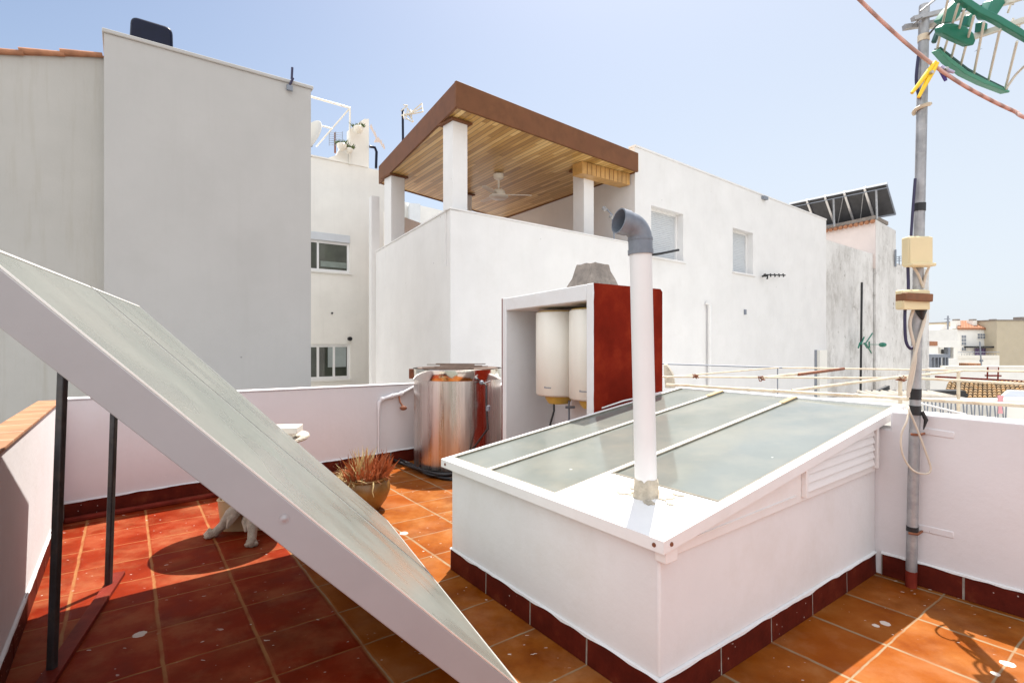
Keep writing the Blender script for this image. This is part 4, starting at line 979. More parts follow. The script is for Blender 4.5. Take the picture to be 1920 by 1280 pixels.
hangpot(667, 244, .16, 'small white pot with green plant hung high on the wing wall')
hangpot(636, 276, .16, 'small white pot with reddish plant below the small grid antenna')
hangpot(650, 284, .12, 'smallest white pot, beside the pergola post')
# small grid antenna
ga = thing('roof_antenna', mp_(634,275,.1), 'small wire grid antenna among the pots on the cream house roof', 'antenna')
gm = MB()
MB().tube([mp_(634,282,-.3), mp_(634,243,-.3)], .03, 8).build('pole', M['rust'], ga)
for i in range(7): gm.tube([mp_(622,243+i*4,-.25), mp_(647,245+i*4,-.25)], .008, 6)
for px in (622, 634, 647): gm.tube([mp_(px,242,-.25), mp_(px,269,-.25)], .008, 6)
gm.build('grid', M['grey'], ga)
tp_ = MB().tube([mp_(693,275), mp_(703,277), mp_(706,285), mp_(705,316)], .045, 8); tag(tp_.build('black_roof_pipe', M['navy']), 'bent black pipe on the roof beside the wing wall', 'pipe')
bt = MB()
P_ = [mp_(693,238), mp_(700,250), mp_(706,262), mp_(712,267), mp_(716,274), mp_(721,281)]
for i in range(len(P_)-1):
    bt.slab([P_[i], P_[i+1], P_[i+1]+V((.02,0,.08)), P_[i]+V((.05,0,.10))], AV*.01)
bt.slab([mp_(701,267), mp_(712,267), mp_(706,257)], AV*.02)
tag(bt.build('tattered_cloth', M['pink']), 'tattered pale pink cloth strip hanging beside the wing wall', 'cloth')
# --- white building B with roofed terrace
Q = V((-1.13,9.65,0)); bb = V((.767,.641,0)).normalized(); ab = V((-bb.y,bb.x,0)); ld_ = V((-.483,.875,0)).normalized()
wb = thing('white_house', V((4,14,ZG)), 'large white house with a roofed terrace, two shuttered windows and a long blank side wall', 'building')
def bp_(px, py, k=0): return onplane(px,py,Q,bb)-ab*k
sb = lambda px: (bp_(px,640)-Q).dot(bb)
zb = lambda px, py: bp_(px,py).z
S1, S2 = sb(1190.5), sb(1549); zp = 4.03; zu = 6.48
h1 = (sb(1221), sb(1281), zb(1250,485), zb(1250,393)); h2 = (sb(1374), sb(1412), zb(1393,512), zb(1393,432))
B_ = lambda s, t_, z: Q+bb*s+ab*t_+V((0,0,z))
mb = MB()
wallplane(mb, Q, bb, 0, S1, ZG, zp, [], .2, ab)
wallplane(mb, Q, bb, S1, S2, ZG, zu, [h1, h2], .30, ab)
Lq = Q+ld_*5.33
bw = 7.0
# back parts: upper block roof / end wall
ew = V((-.56,.83,0)).normalized()
e0, e1 = Q+bb*S1, Q+bb*S1+ew*7.5
f0 = Q+bb*S2; f1 = f0+ab*6.0
up = lambda p, z: V((p.x,p.y,z))
mb.add([up(e0,zp-.9), up(e1,zp-.9), up(e1,zu), up(e0,zu)], [(0,1,2,3)])
mb.add([up(e0,zu), up(f0,zu), up(f1,zu), up(e1,zu)], [(0,1,2,3)])
mb.add([up(f0,ZG), up(f1,ZG), up(f1,zu), up(f0,zu)], [(0,1,2,3)]); mb.add([up(e1,ZG), up(f1,ZG), up(f1,zu), up(e1,zu)], [(0,1,2,3)])
# left wall of the lower block and parapets
th = .18
mb.hexa([up(Q,ZG), up(Lq,ZG), up(Lq+bb*th,ZG), up(Q+bb*th+ab*.001,ZG)], [up(Q,zp), up(Lq,zp), up(Lq+bb*th,zp), up(Q+bb*th,zp)])
mb.add([up(Q,zp), up(e0,zp), up(e0+ab*th,zp), up(Q+ab*th+bb*.05,zp)], [(0,1,2,3)]); mb.add([up(Q+ab*th,3.0), up(e0+ab*th,3.0), up(e0+ab*th,zp), up(Q+ab*th,zp)], [(0,1,2,3)])
mb.build('wall', M['white'], wb)
MB().prism([Q+ld_*.05+bb*.2+ab*.19, e0+ab*.19, e1, Lq+bb*.19], 2.9, 3.0).build('terrace_slab', M['newtiles'], wb)
back = MB().slab([up(Lq+bb*.3,3.0), up(Lq+(e1-Lq)*.35,3.0), up(Lq+(e1-Lq)*.35,5.22), up(Lq+bb*.3,5.22)], ab*.15); back.build('rear_parapet', M['bwhite'], wb)
cp = MB()
cp.hexa([B_(-.02,-.02,zp+.003), B_(S1-.01,-.02,zp+.003), B_(S1-.01,.2,zp+.003), B_(-.02,.2,zp+.003)], [B_(-.02,-.02,zp+.03), B_(S1-.01,-.02,zp+.03), B_(S1-.01,.2,zp+.03), B_(-.02,.2,zp+.03)])
cp.hexa([B_(S1,-.02,zu+.003), B_(S2+.02,-.02,zu+.003), B_(S2+.02,.2,zu+.003), B_(S1,.2,zu+.003)], [B_(S1,-.02,zu+.05), B_(S2+.02,-.02,zu+.05), B_(S2+.02,.2,zu+.05), B_(S1,.2,zu+.05)])
cp.hexa([up(Q+ld_*.21-bb*.02,zp+.003), up(Lq-bb*.02,zp+.003), up(Lq+bb*.2,zp+.003), up(Q+ld_*.21+bb*.2,zp+.003)], [up(Q+ld_*.21-bb*.02,zp+.03), up(Lq-bb*.02,zp+.03), up(Lq+bb*.2,zp+.03), up(Q+ld_*.21+bb*.2,zp+.03)])
cp.build('coping', M['white'], wb)
def rshutter(hole, k):
    s0, s1, z0, z1 = hole
    f = MB()
    for (a0,a1) in ((s0,s0+.05),(s1-.05,s1)):
        f.hexa([B_(a0,.20,z0), B_(a1,.20,z0), B_(a1,.298,z0), B_(a0,.298,z0)], [B_(a0,.20,z1), B_(a1,.20,z1), B_(a1,.298,z1), B_(a0,.298,z1)])
    f.hexa([B_(s0+.05,.20,z1-.05), B_(s1-.05,.20,z1-.05), B_(s1-.05,.298,z1-.05), B_(s0+.05,.298,z1-.05)], [B_(s0+.05,.20,z1), B_(s1-.05,.20,z1), B_(s1-.05,.298,z1), B_(s0+.05,.298,z1)])
    w_ = f.build('window', M['frame'], wb); z1 -= .05
    n_ = int((z1-z0)/.05); sl_ = MB()
    for i in range(n_):
        za = z0+i*(z1-z0)/n_; zc = z0+(i+1)*(z1-z0)/n_
        sl_.hexa([B_(s0+.05,.235,za+.0015), B_(s1-.05,.235,za+.0015), B_(s1-.05,.28,za), B_(s0+.05,.28,za)], [B_(s0+.05,.25,zc-.001), B_(s1-.05,.25,zc-.001), B_(s1-.05,.28,zc), B_(s0+.05,.28,zc)])
    sl_.build('roller_shutter', M['shutter'], w_)
    MB().hexa([B_(s0-.03,-.05,z0-.05), B_(s1+.1,-.05,z0-.05), B_(s1+.1,-.003,z0-.05), B_(s0-.03,-.003,z0-.05)], [B_(s0-.03,-.05,z0), B_(s1+.1,-.05,z0), B_(s1+.1,-.003,z0), B_(s0-.03,-.003,z0)]).build('sill', M['white'], w_)
rshutter(h1, 0); rshutter(h2, 1)
# terrace roof
zc, zf = 5.81, 6.28
R0, R1, R2, R3 = V((-1.0,9.42,0)), Q+bb*(S1-.02)-ab*.12, at(710,345,14.05).xy.to_3d(), V((-.32,18.2,0))
R1b = R1
MB().prism([R0+(R3-R0).normalized()*.07, R1, R3, R2+V((.06,0,0))], zc+.02, zf-.05).build('roof_ceiling', M['ceiling'], wb)
def fascia(a, b, n_, lean=.0):
    a = V((a.x,a.y,0)); b = V((b.x,b.y,0))
    return MB().hexa([up(a,zc), up(b,zc), up(b+n_*.06,zc), up(a+n_*.06,zc)], [up(a-n_*lean,zf), up(b-n_*lean,zf), up(b+n_*.06,zf), up(a+n_*.06,zf)]).build('roof_fascia', M['brownbeam'], wb, bevel=.006)
inn = (R3-R0).normalized()
fascia(R0, R1, ab); fascia(R0+ld_*.07, R2, bb*.9+ab*.1)
fascia(R2+bb*.07, R3, V((.3,-.95,0)).normalized())
fascia(R3, R1+ew*.1, -bb)
def column(cx, cy, w_, lab=None, rot=None):
    MB().box((cx,cy,(3.0+zc-.03)/2), (w_,w_,zc-.03-3.0), math.atan2(bb.y,bb.x)+(rot or 0)).build('column', M['white'], wb, bevel=.006)
    MB().box((cx,cy,zc-.012), (w_+.14,w_+.14,.035), math.atan2(bb.y,bb.x)+(rot or 0)).build('column_trim', M['brownbeam'], wb)
column(-1.10, 10.18, .34); column(-3.02, 13.5, .38); column(-1.35, 15.1, .28); column(1.76, 12.95, .36)
# edge trims where boards meet the end wall
p0_ = at(1092,306,12.3); p1_ = at(1181,330,13.25)
bmx = MB().hexa([V((p0_.x,p0_.y,zc-.27)), V((p1_.x,p1_.y,zc-.27)), V((p1_.x,p1_.y,zc-.27))+ab*.32, V((p0_.x,p0_.y,zc-.27))+ab*.32],
                [V((p0_.x,p0_.y,zc+.01)), V((p1_.x,p1_.y,zc+.01)), V((p1_.x,p1_.y,zc+.01))+ab*.32, V((p0_.x,p0_.y,zc+.01))+ab*.32]).build('wood_box_beam', M['woodbeam'], wb, bevel=.005)
gv = MB(); dd_ = (p1_-p0_); dd_.z = 0
for i in range(1, 11):
    c_ = p0_+dd_*(i/11)-ab*.001; gv.hexa([V((c_.x,c_.y,zc-.27))-ab*.004, V((c_.x,c_.y,zc-.27))-ab*.004+bb*.014, V((c_.x,c_.y,zc-.27))+bb*.014, V((c_.x,c_.y,zc-.27))],
        [V((c_.x,c_.y,zc))-ab*.004, V((c_.x,c_.y,zc))-ab*.004+bb*.014, V((c_.x,c_.y,zc))+bb*.014, V((c_.x,c_.y,zc))])
gv.build('board_joint', M['brownbeam'], bmx)
# pipes, vents on the wall
dp = MB().tube([bp_(1321,568,.03), bp_(1325,572,.09), bp_(1325,800,.09)], .055, 10); dp.build('downpipe', M['white'], wb)
MB().box(bp_(1396,585,.02), (.10,.05,.16), math.atan2(bb.y,bb.x)).build('socket_box', M['grey'], wb)
MB().box(bp_(1431,372,.05), (.28,.12,.10), math.atan2(bb.y,bb.x)).build('wall_lamp', M['grey'], wb)
dq = MB().hexa([B_(sb(1527),-.02,ZG), B_(sb(1531),-.02,ZG), B_(sb(1531),-.002,ZG), B_(sb(1527),-.002,ZG)], [B_(sb(1527),-.02,zb(1528,656)), B_(sb(1531),-.02,zb(1528,656)), B_(sb(1531),-.002,zb(1528,656)), B_(sb(1527),-.002,zb(1528,656))]); dq.build('shadow_strip', M['grey'], wb)  # grey strip stands in for the shadow line beside the pier
MB().hexa([B_(sb(1532),-.10,ZG), B_(sb(1546),-.10,ZG), B_(sb(1546),-.003,ZG), B_(sb(1532),-.003,ZG)], [B_(sb(1532),-.10,zb(1540,656)), B_(sb(1546),-.10,zb(1540,656)), B_(sb(1546),-.003,zb(1540,656)), B_(sb(1532),-.003,zb(1540,656))]).build('corner_pier', M['cream'], wb)
# strip pier at the left of the wall
pp = at(703,385,14.6)
MB().box((pp.x-.02,pp.y,(zb(845,640)+ZG)/2+2.0), (.22,.3,abs(ZG)+H+4.0+.0), .5).build('pier', M['white'], wb)
sp_ = MB().tube([at(1133,388,12.0), at(1147,402,12.0), at(1152,448,12.0)], .018, 8); t_ = thing('pole_lamp', at(1150,440,12.0), 'thin bent pole with two little spotlights on the roofed terrace', 'lamp')
sp_.build('pole', M['grey'], t_)
for a_ in ((1131,390),(1144,405)): MB().tube([at(a_[0],a_[1],11.95), at(a_[0]+4,a_[1]+3,11.9)], .045, 10).build('spotlight', M['galv'], t_)
ya = thing('wall_antenna', bp_(1240,474,.2), 'black rod antenna poking out in front of the larger shuttered window', 'antenna')
MB().tube([bp_(1205,480,.02), bp_(1222,478,.25), bp_(1257,471,.25)], .03, 8).build('boom', M['dark'], ya)
yb = thing('wall_antenna', bp_(1440,517,.2), 'small black aerial with cross rods on the wall right of the smaller window', 'antenna')
MB().tube([bp_(1421,516,.2), bp_(1461,517,.2)], .022, 8).build('boom', M['dark'], yb)
MB().tube([bp_(1428,518,.02), bp_(1428,518,.2), bp_(1427,524,.2)], .03, 8).build('bracket', M['dark'], yb)
for px in (1423,1433,1441,1449,1457):
    MB().tube([bp_(px,514,.2), bp_(px+1,520,.2)], .022, 6).build('cross_rod', M['dark'], yb)
# ceiling fan
fc = at(935, 330, 13.2); fc.z = zc-.02
fn = thing('ceiling_fan', fc, 'white three-bladed ceiling fan under the wooden terrace roof', 'ceiling fan')
MB().lathe(fc, [(.13,0),(.12,-.10),(.05,-.14),(0,-.14)], 24).build('canopy', M['enamel'], fn)
MB().tube([fc-V((0,0,.1)), fc-V((0,0,.36))], .025, 10).build('rod', M['enamel'], fn)
fz_ = fc.z-.46
MB().lathe((fc.x,fc.y,fz_), [(0,.11),(.08,.10),(.15,.05),(.17,-.03),(.15,-.06),(0,-.06)], 28).build('motor', M['enamel'], fn)
MB().lathe((fc.x,fc.y,fz_-.10), [(0,.03),(.23,.03),(.24,0),(.2,-.04),(0,-.05)], 32).build('light', M['enamel'], fn)
for a in (5, 125, 245):
    r = V((math.cos(math.radians(a)), math.sin(math.radians(a)), 0)); s_ = V((-r.y,r.x,.16)).normalized(); c_ = V((fc.x,fc.y,fz_-.05))
    MB().slab([c_+r*.15-s_*.04, c_+r*.4-s_*.09, c_+r*.8-s_*.06, c_+r*.84, c_+r*.8+s_*.05, c_+r*.4+s_*.07, c_+r*.15+s_*.04], (0,0,.012)).build('blade', M['enamel'], fn, bevel=.003)
# antenna beyond the roof edge
ra_ = thing('roof_antenna', at(757,260,15.5), 'pale television antenna on a thin mast, above the left brown roof edge', 'antenna')
Ya = 15.5
MB().tube([at(756,300,Ya), at(755,205,Ya)], .035, 8).build('mast', M['navy'], ra_)
gm = MB()
gm.tube([at(753,217,Ya), at(775,212,Ya-.2)], .035, 8)
for a, b in (((770,212),(791,194)),((772,214),(792,210)),((771,213),(792,202)),((791,194),(793,210)),((770,212),(763,202)),((764,198),(752,208)),((764,198),(757,197)),((765,213),(775,228)),((762,222),(773,229)),((770,206),(772,222)),((764,206),(761,224)),((757,210),(757,222))):
    gm.tube([at(a[0],a[1],Ya), at(b[0],b[1],Ya-.2)], .018, 6)
gm.build('elements', M['rod'], ra_)
# white building seen under the roof
wh = thing('far_white_house', V((0,27,ZG)), 'white building glimpsed under the terrace roof between the two left columns', 'building')
MB().prism([at(700,640,24).xy.to_3d(), at(940,640,30).xy.to_3d(), at(900,640,36).xy.to_3d(), at(660,640,30).xy.to_3d()], ZG, 8.3).build('wall', M['bwhite'], wh)
pq = at(776,375,25.2); MB().box((pq.x,pq.y,4), (.5,.9,8.2), .3).build('pier', M['shutter'], wh)
# --- stained building D with solar rack
D0 = V((14.4,24,0)); 
dd = thing('stained_old_house', V((20,29,ZG)), 'old rendered building streaked with black mould, with a tall tower and solar rack', 'building')
Dp = lambda px, py, k=0: onplane(px,py,D0,bb)-ab*k
sd = lambda px: (Dp(px,640)-D0).dot(bb)
D_ = lambda s, t_, z: D0+bb*s+ab*t_+V((0,0,z))
sA, sB, sC = sd(1637), sd(1675), sd(1742)
mb = MB()
mb.hexa([D_(-4,0,ZG), D_(sA-.003,0,ZG), D_(sA-.003,.6,ZG), D_(-4,.6,ZG)], [D_(-4,0,6.2), D_(sA-.003,0,6.28), D_(sA-.003,.6,6.28), D_(-4,.6,6.2)])
mb.hexa([D_(sB,.0,ZG), D_(sC,0,ZG), D_(sC,7,ZG), D_(sB,7,ZG)], [D_(sB,0,6.15), D_(sC,0,6.45), D_(sC,7,6.45), D_(sB,7,6.15)])
mb.build('wall', M['stained'], dd)
tw = V((-.40,.92,0)).normalized(); T0 = Dp(1637,640,.12); T0.z = 0; T1 = Dp(1675,640,.12); T1.z = 0
ztw = H+(640-412)/F*T0.y
MB().prism([T0, T1, T1+tw*4.5, T0+tw*4.5], ZG, [ztw+.02, ztw-.1, ztw-.1, ztw+.02]).build('tower', M['stained'], dd)
# rough top of the tower
MB().prism([T0+V((-.1,-.1,0)), T0+bb*2.2, T0+bb*2.2+tw*4, T0+tw*4.4], ztw+.025, ztw+.22).build('tower_cap', M['stone'], dd)
pk = MB(); pk.prism([T0-bb*.05, T0-bb*.02, T0-bb*.02+tw*4.4, T0-bb*.05+tw*4.4], 5.5, ztw-.0); pk.build('pink_side', M['pink'], dd)
et = MB()
for i in range(15):
    c_ = T0+tw*(i*.29+.1); et.tube([V((c_.x,c_.y,ztw-.12))-bb*.28, V((c_.x,c_.y,ztw+.02))+bb*.1], [.105,.09], 10)
et.build('eave_tiles', M['newtiles'], dd)
sr = thing('solar_rack', at(1600,400,28.5), 'row of dark solar panels on a bright metal rack, on top of the old tower', 'solar panels')
a_ = at(1662,344,27.4); b_ = at(1481,382,31.6); c_ = at(1679,402,28.2); dv = b_-a_; e_ = c_+dv
MB().slab([a_, b_, e_, c_], (.03,.03,.05)).build('panel', M['panelback'], sr)
MB().bar(a_-dv*.01, b_, .10, .10).build('top_rail', M['steelbright'], sr)
a2 = a_.lerp(c_,.12)+V((-.08,-.08,-.05)); MB().bar(a2, a2+dv, .04, .04).build('cross_rail', M['grey'], sr)
MB().bar(c_, c_+dv, .08, .08).build('bottom_rail', M['grey'], sr); MB().bar(a_, c_, .06, .06).build('end_rail', M['grey'], sr)
for f in (.20,.40,.60,.80):
    p_ = a_+dv*f+V((-.07,-.07,0)); q_2 = c_+dv*f+V((-.07,-.07,0)); MB().bar(p_, q_2, .11, .08).build('rib', M['steelbright'], sr)
for f in (.10,.52):
    p_ = a2+dv*f; MB().bar(p_, V((p_.x+.05,p_.y,ztw)), .07, .07).build('strut', M['galv'], sr)
for f, g_ in ((.22,.32),(.42,.55)):
    p_ = a2+dv*f; q_2 = c_+dv*g_+V((-.3,-.3,-.1)); MB().bar(p_, q_2, .03, .03).build('brace', M['galv'], sr)
mg = thing('green_aerial', Dp(1592,650,.6), 'tall thin dark mast with a small green aerial in front of the stained wall', 'antenna')
MB().tube([Dp(1594,531,.5), Dp(1591,790,.5)], .05, 8).build('mast', M['dark'], mg)
gm = MB(); gm.tube([Dp(1590,645,.55), Dp(1635,646,.55)], .02, 6); 
for a, b in (((1590,645),(1596,632)),((1598,645),(1612,625)),((1596,643),(1602,652)),((1600,645),(1610,661)),((1588,642),(1585,652)),((1606,640),(1606,652))): gm.tube([Dp(*a,.55), Dp(*b,.55)], .035, 6)
gm.ball(Dp(1632,646,.55), (.22,.1,.12), 10); gm.build('elements', M['green'], mg)
sa = MB()
for y_ in (482,486,490): sa.tube([at(1678,y_,30), at(1694,y_-2,30)], .02, 6)
sa.tube([at(1679,468,30), at(1679,500,30)], .05, 6); sa.tube([at(1686,480,30), at(1686,497,30)], .025, 6)
tag(sa.build('roof_antenna', M['grey']), 'tiny grey aerial on the stained wall just left of the upper junction box', 'antenna')
# --- terrace edge beyond the right parapet: slatted wall, corrugated sheets, tiled roof
def facing(px0, py0, px1, py1, Y, depth, mb=None, zbot=None):
    a = at(px0,py0,Y); b = at(px1,py1,Y); mb = mb or MB()
    z0 = b.z if zbot is None else zbot
    return mb.hexa([V((a.x,Y,z0)), V((b.x,Y,z0)), V((b.x,Y+depth,z0)), V((a.x,Y+depth,z0))], [V((a.x,Y,a.z)), V((b.x,Y,a.z)), V((b.x,Y+depth,a.z)), V((a.x,Y+depth,a.z))])
lw = thing('low_cream_wall', at(1830,770,7.6), 'low cream wall with a row of dark slanting rods, beyond the right parapet', 'wall')
facing(1560, 749, 2040, 790, 7.6, .2, None, -3).build('wall', M['cream'], lw)
for i in range(23):
    px = 1725+i*7.35; tl = (2.4 if i % 2 else -1.2); pt_ = 750+i*.55
    MB().tube([at(px,pt_,7.55), at(px+tl,pt_+25,7.55)], .009, 6).build('rod', M['grey'], lw)
cs = MB(); n_ = 60
a0, a1 = at(1640,742,8.6), at(1795,742,8.6)
ptsf, ptsb = [], []
for i in range(n_+1):
    f = i/n_; x = a0.x+(a1.x-a0.x)*f; w_ = math.sin(f*math.pi*2*9.5)*.05
    ptsf.append(V((x, 8.4, .66+w_))); ptsb.append(V((x+.35, 9.6, .67+w_)))
cs.add(ptsf+ptsb, [(i,i+1,n_+1+i+1,n_+1+i) for i in range(n_)], False)
cso = cs.build('corrugated_roof', M['fibro']); so_ = cso.modifiers.new('s','SOLIDIFY'); so_.thickness = .012
tag(cso, 'grey corrugated fibre cement sheets below the drying frame, right of the mast', 'corrugated roof')
bl = MB().bar(at(1642,736,9.7), at(1800,735,9.7), .25, .08); bl.bar(at(1640,738,9.6), at(1665,727,9.9), .06, .1)
tag(bl.build('dark_roof_edge', M['dark']), 'black tarred ridge strip above the corrugated sheets', 'roof edge')
bk_ = MB().tube([at(1806,741,10.5), at(1806,741,10.9)], .075, 16); tag(bk_.build('black_pipe_end', M['dark']), 'round black pipe end at the foot of the old tiled roof', 'pipe')
# old tiled roof
tr = thing('old_tiled_roof', at(1860,730,19), 'low roof of weathered brown and orange barrel tiles at the right', 'tiled roof')
xL, xR = at(1779,715,20).x, at(2060,715,20).x
for_rows = MB(); n_c = int((xR-xL)/.172); yF, yBk = 17.5, 21.0; zF, zB = -.42, -.02
for i in range(n_c):
    x = xL+i*.172
    for j in range(8):
        f0, f1 = j/8, (j+1.12)/8
        p_ = V((x+.9*(yF+(yBk-yF)*f0-20)+random.uniform(-.01,.01), yF+(yBk-yF)*f0, zF+(zB-zF)*f0+.03)); q_2 = V((x+.9*(yF+(yBk-yF)*f1-20), yF+(yBk-yF)*f1, zF+(zB-zF)*f1-.0))
        for_rows.tube([p_, q_2], [.068,.050], 8)
for_rows.build('barrel_tiles', M['tiles'], tr)
SK = lambda x, y, z: V((x+.9*(y-20), y, z))
MB().hexa([SK(xL-.1,yF,zF-.4), SK(xR,yF,zF-.4), SK(xR,yBk+.2,zB-.4), SK(xL-.1,yBk+.2,zB-.4)], [SK(xL-.1,yF,zF-.03), SK(xR,yF,zF-.03), SK(xR,yBk+.2,zB-.03), SK(xL-.1,yBk+.2,zB-.03)]).build('roof_base', M['soil'], tr)
MB().bar(at(1755,706,21.3), at(2060,724,21.3)+V((0,0,.05)), .12, .07).build('ridge_strip', M['redpaint'], tr)
MB().hexa([SK(xL,yF+.1,ZG), SK(xR,yF+.1,ZG), SK(xR,yBk,ZG), SK(xL,yBk,ZG)], [SK(xL,yF+.1,zF-.41), SK(xR,yF+.1,zF-.41), SK(xR,yBk,zB-.41), SK(xL,yBk,zB-.41)]).build('wall', M['bwhite'], tr)
# small metal thing at the right on the tiles: folded skylight / lamp
sl_ = thing('roof_hatch', at(1895,742,12), 'white framed hatch with grey glass lying over the old tiles at the right edge', 'hatch')
hp = [at(1870,752,11.6), at(1932,752,11.6), at(1950,738,12.6), at(1888,736,12.6)]
MB().slab(hp, (0,0,.07)).build('frame', M['frame'], sl_, bevel=.008)
hq = [p_.lerp((hp[0]+hp[2])/2, .22)+V((0,0,.075)) for p_ in hp]; MB().slab(hq, (0,0,.006)).build('glass', M['grey'], sl_)
pt_ = MB().slab([at(1871,741,6.9), at(1882,741,6.9), at(1879,768,6.9), at(1873,768,6.9)], (0,.01,0)); pt_.slab([at(1873,768,6.9), at(1880,768,6.9), at(1881,775,6.9), at(1872,775,6.9)], (0,.01,0))
tag(pt_.build('pink_tape', M['pinktape']), 'faded pink tape tied around the drying frame rail at the right', 'tape')
# mid white walls and terrace
lt = thing('white_terrace_wall', at(1840,700,26), 'long white terrace wall behind the old tiled roof', 'wall')
facing(1744, 690, 2080, 705, 26, .3, None, ZG).build('wall', M['bwhite'], lt); facing(1775, 686, 2080, 690, 25.97, .4).build('coping', M['enamel'], lt)
ch = thing('folding_chair', at(1862,702,24), 'red framed folding chair against the far white terrace wall', 'chair')
for px in (1852,1872): MB().tube([at(px,688,24.0), at(px-1,712,24.0)], .03, 6).build('leg', M['redpaint'], ch)
MB().box(at(1862,691,24), (.42,.03,.22), 0).build('backrest', M['pink'], ch); MB().box(at(1862,704,23.9), (.5,.3,.06), 0).build('seat', M['redpaint'], ch)
# far houses
fa = thing('far_terrace_house', at(1832,650,58), 'distant white house with orange tiled roof, three chimneys and a dark awning over a balcony', 'building')
facing(1795, 617, 1871, 680, 58, 8, None, ZG).build('wall', M['bwhite'], fa)
rm = MB(); ra0, ra1, rb0, rb1 = at(1795,618,57.8), at(1865,618,57.8), at(1796,604,60), at(1866,604,60)
rm.hexa([ra0, ra1, rb1, rb0], [p_+V((0,0,.15)) for p_ in (ra0, ra1, rb1, rb0)])
for i in range(24):
    f = (i+.5)/24; rm.tube([ra0.lerp(ra1,f)+V((0,0,.15)), rb0.lerp(rb1,f)+V((0,0,.15))], .075, 6)
rfo = rm.build('roof', M['newtiles'], fa)
for px in (1797, 1828, 1866):
    facing(px-4, 601, px+4, 616, 58.5, .8).build('chimney', M['cream'], rfo); facing(px-3, 598, px+3, 601, 58.6, .6).build('chimney_pot', M['stone'], rfo)
def farwin(px0,py0,px1,py1,Y,par,nx=1,ny=1, fm=None):
    f = facing(px0,py0,px1,py1,Y-.08,.07).build('window', fm or M['bwhite'], par)
    for i in range(nx):
        for j in range(ny):
            x0 = px0+(px1-px0)*(i+.12)/nx; x1 = px0+(px1-px0)*(i+.88)/nx; y0 = py0+(py1-py0)*(j+.1)/ny; y1_ = py0+(py1-py0)*(j+.9)/ny
            facing(x0,y0,x1,y1_,Y-.11,.02).build('pane', M['grey'], f)
farwin(1833,625,1848,635,58,fa,3,2); farwin(1849,625,1863,635,58,fa,3,2); farwin(1803,628,1812,647,58,fa,2,3); farwin(1803,651,1812,658,58,fa,2,1)
facing(1824,649,1867,652,56.8,1.1).build('awning', M['dark'], fa)
facing(1829,653,1848,669,57.8,.1).build('balcony_door', surf('violet door', (.14,.10,.2), .2, 5), fa); facing(1849,654,1857,669,57.8,.1).build('balcony_window', M['grey'], fa)
facing(1795,666,1874,672,55.5,.2).build('balcony_parapet', M['enamel'], fa); facing(1795,672,1874,700,55.6,.2,None,ZG).build('lower_wall', M['cream'], fa)
rl = MB()
for i in range(14): rl.tube([at(1803+i*5,663,55.6), at(1803+i*5,667,55.6)], .02, 4)
rl.tube([at(1795,660,55.6), at(1874,660,55.6)], .03, 4); rl.build('balcony_rail', M['grey'], fa)
fb = thing('beige_block', at(1895,650,54), 'plain beige rendered block at the right edge of the photo, beyond the tiled house', 'building')
facing(1869, 601, 1990, 690, 56.5, 12, None, ZG).build('wall', M['beige'], fb); facing(1869,599,1990,601,56.4,12.2).build('coping', M['stone'], fb)
facing(1916,594,1921,599,57,1).build('chimney', M['stone'], fb)
f2 = thing('far_white_block', at(1775,640,62), 'distant white building with a rounded roof end and small dark window, right of the mast', 'building')
facing(1768, 612, 1797, 700, 62, 8, None, ZG).build('wall', M['bwhite'], f2)
ac = at(1772,620,61.5); MB().tube([V((ac.x,61.5,ac.z)), V((ac.x,69,ac.z))], .7, 24).build('rounded_roof', M['bwhite'], f2); facing(1761,620,1784,640,61.5,7,None,ZG).build('stair_tower', M['bwhite'], f2)
facing(1774,621,1779,628,61.4,.05).build('window', M['dark'], f2)
MB().tube([at(1777,636,61.2), at(1777.5,592,61.2)], .09, 6).tube([at(1771,598,61.2), at(1781,598,61.2)], .05, 6).tube([at(1774,603,61.2), at(1781,603,61.2)], .05, 6).build('aerial', M['grey'], f2)
f3 = thing('far_low_terrace_house', at(1765,670,50), 'low distant house with open terrace, tiny tiled edge and grey glazed porch', 'building')
facing(1740, 638, 1795, 651, 50, 6, None).build('upper_wall', M['bwhite'], f3); facing(1740,651,1759,700,50,6,None,ZG).build('wall', M['cream'], f3); facing(1759,651,1796,700,52,4,None,ZG).build('rear_wall', M['cream'], f3)
facing(1788,651,1795,672,50,.5).build('pillar', M['cream'], f3); facing(1778,651,1782,672,50,.5).build('pillar', M['grey'], f3)
facing(1766,655,1773,663,51.9,.05).build('window', M['dark'], f3)
facing(1744,640,1758,648,49.9,.08).build('tiled_edge', M['newtiles'], f3)
facing(1745,664,1778,670,45,2).build('porch_roof', M['grey'], f3)
for px in (1745,1752,1759,1764,1772,1777): facing(px,670,px+1.6,690,45,.3).build('porch_post', M['grey'], f3)
facing(1745,672,1764,689,45.4,.1).build('porch_glass', M['cream'], f3); facing(1740,672,1795,705,49,1,None,ZG).build('front_wall', M['bwhite'], f3)
fm_ = thing('thin_aerial_mast', at(1837,680,30), 'very thin aerial mast standing before the far white house', 'antenna')
MB().tube([at(1837,640,30), at(1842,712,30)], .035, 6).build('mast', M['grey'], fm_); MB().tube([at(1838,676,30), at(1842,676,30)], .07, 6).build('bracket', M['grey'], fm_)
MB_ = facing(1816,681,1839,690,28,.6); tag(MB_.build('rooftop_box', M['coping']), 'flat orange brick box on the terrace behind the thin aerial mast', 'box')
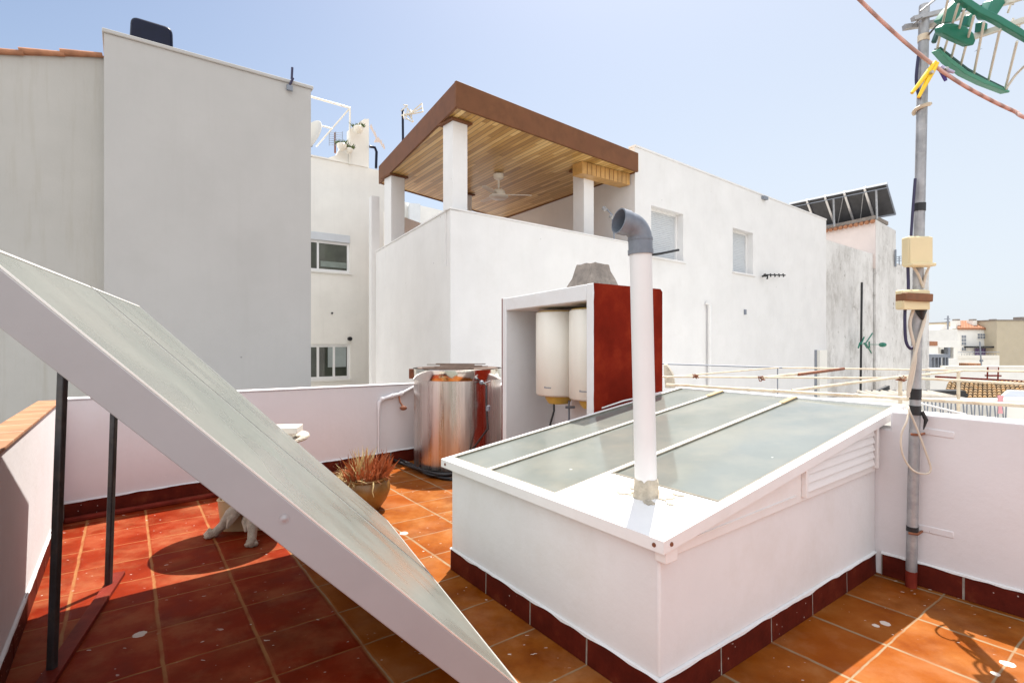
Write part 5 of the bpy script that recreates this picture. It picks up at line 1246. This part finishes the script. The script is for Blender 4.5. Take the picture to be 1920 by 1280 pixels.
# ============================================================ CAMERA, SUN, SKY
cam = bpy.data.cameras.new('camera'); co = bpy.data.objects.new('camera', cam); C.objects.link(co)
co.location = (0,0,H); co.rotation_euler = (math.radians(90),0,0)
cam.sensor_width = 36; cam.lens = F/1920*36; cam.clip_start = .05; cam.clip_end = 5000
sc_ = bpy.context.scene; sc_.camera = co
sun = bpy.data.lights.new('sun', 'SUN'); sun.energy = 4.6; sun.angle = math.radians(.5); sun.color = (1,.95,.87)
so2 = bpy.data.objects.new('sun', sun); C.objects.link(so2); so2.rotation_euler = SH.to_track_quat('-Z','Y').to_euler()
w = bpy.data.worlds.new('World'); sc_.world = w; w.use_nodes = True
t = w.node_tree; bg = t.nodes['Background']
sky = t.nodes.new('ShaderNodeTexSky'); sky.sky_type = 'NISHITA'; sky.sun_disc = False
sky.sun_elevation = math.asin(1/SH.length); sky.sun_rotation = math.atan2(-SH.x, -SH.y)
sky.altitude = 20; sky.air_density = 1.0; sky.dust_density = 1.8; sky.ozone_density = 1.0
# bright cloud bank added to the sky behind the viewer, unseen, lifts shaded walls
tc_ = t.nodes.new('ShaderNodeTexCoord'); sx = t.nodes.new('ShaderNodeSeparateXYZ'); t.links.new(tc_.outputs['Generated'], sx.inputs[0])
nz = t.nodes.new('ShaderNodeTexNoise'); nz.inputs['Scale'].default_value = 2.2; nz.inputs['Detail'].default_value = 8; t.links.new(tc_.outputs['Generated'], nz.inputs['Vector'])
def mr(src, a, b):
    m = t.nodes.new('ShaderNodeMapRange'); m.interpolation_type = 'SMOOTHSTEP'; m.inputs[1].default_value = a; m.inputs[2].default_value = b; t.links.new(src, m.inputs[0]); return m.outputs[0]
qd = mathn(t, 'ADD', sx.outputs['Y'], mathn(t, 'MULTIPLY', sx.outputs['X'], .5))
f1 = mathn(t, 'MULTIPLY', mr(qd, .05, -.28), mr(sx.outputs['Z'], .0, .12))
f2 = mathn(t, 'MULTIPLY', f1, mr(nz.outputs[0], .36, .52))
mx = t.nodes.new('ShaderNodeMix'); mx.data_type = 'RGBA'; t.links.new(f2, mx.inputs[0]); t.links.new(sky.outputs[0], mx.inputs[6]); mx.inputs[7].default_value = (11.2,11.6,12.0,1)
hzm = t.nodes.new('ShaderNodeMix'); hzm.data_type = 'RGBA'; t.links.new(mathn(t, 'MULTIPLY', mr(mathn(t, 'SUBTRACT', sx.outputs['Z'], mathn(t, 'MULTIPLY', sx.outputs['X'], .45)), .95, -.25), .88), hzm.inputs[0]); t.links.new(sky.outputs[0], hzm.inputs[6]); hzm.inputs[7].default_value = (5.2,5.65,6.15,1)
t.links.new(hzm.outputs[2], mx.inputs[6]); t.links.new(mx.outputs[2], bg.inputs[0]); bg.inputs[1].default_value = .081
vs_ = sc_.view_settings; vs_.view_transform = 'Standard'; vs_.look = 'None'; vs_.exposure = 0.96; vs_.gamma = 1
sc_.cycles.max_bounces = 8; sc_.cycles.use_denoising = True
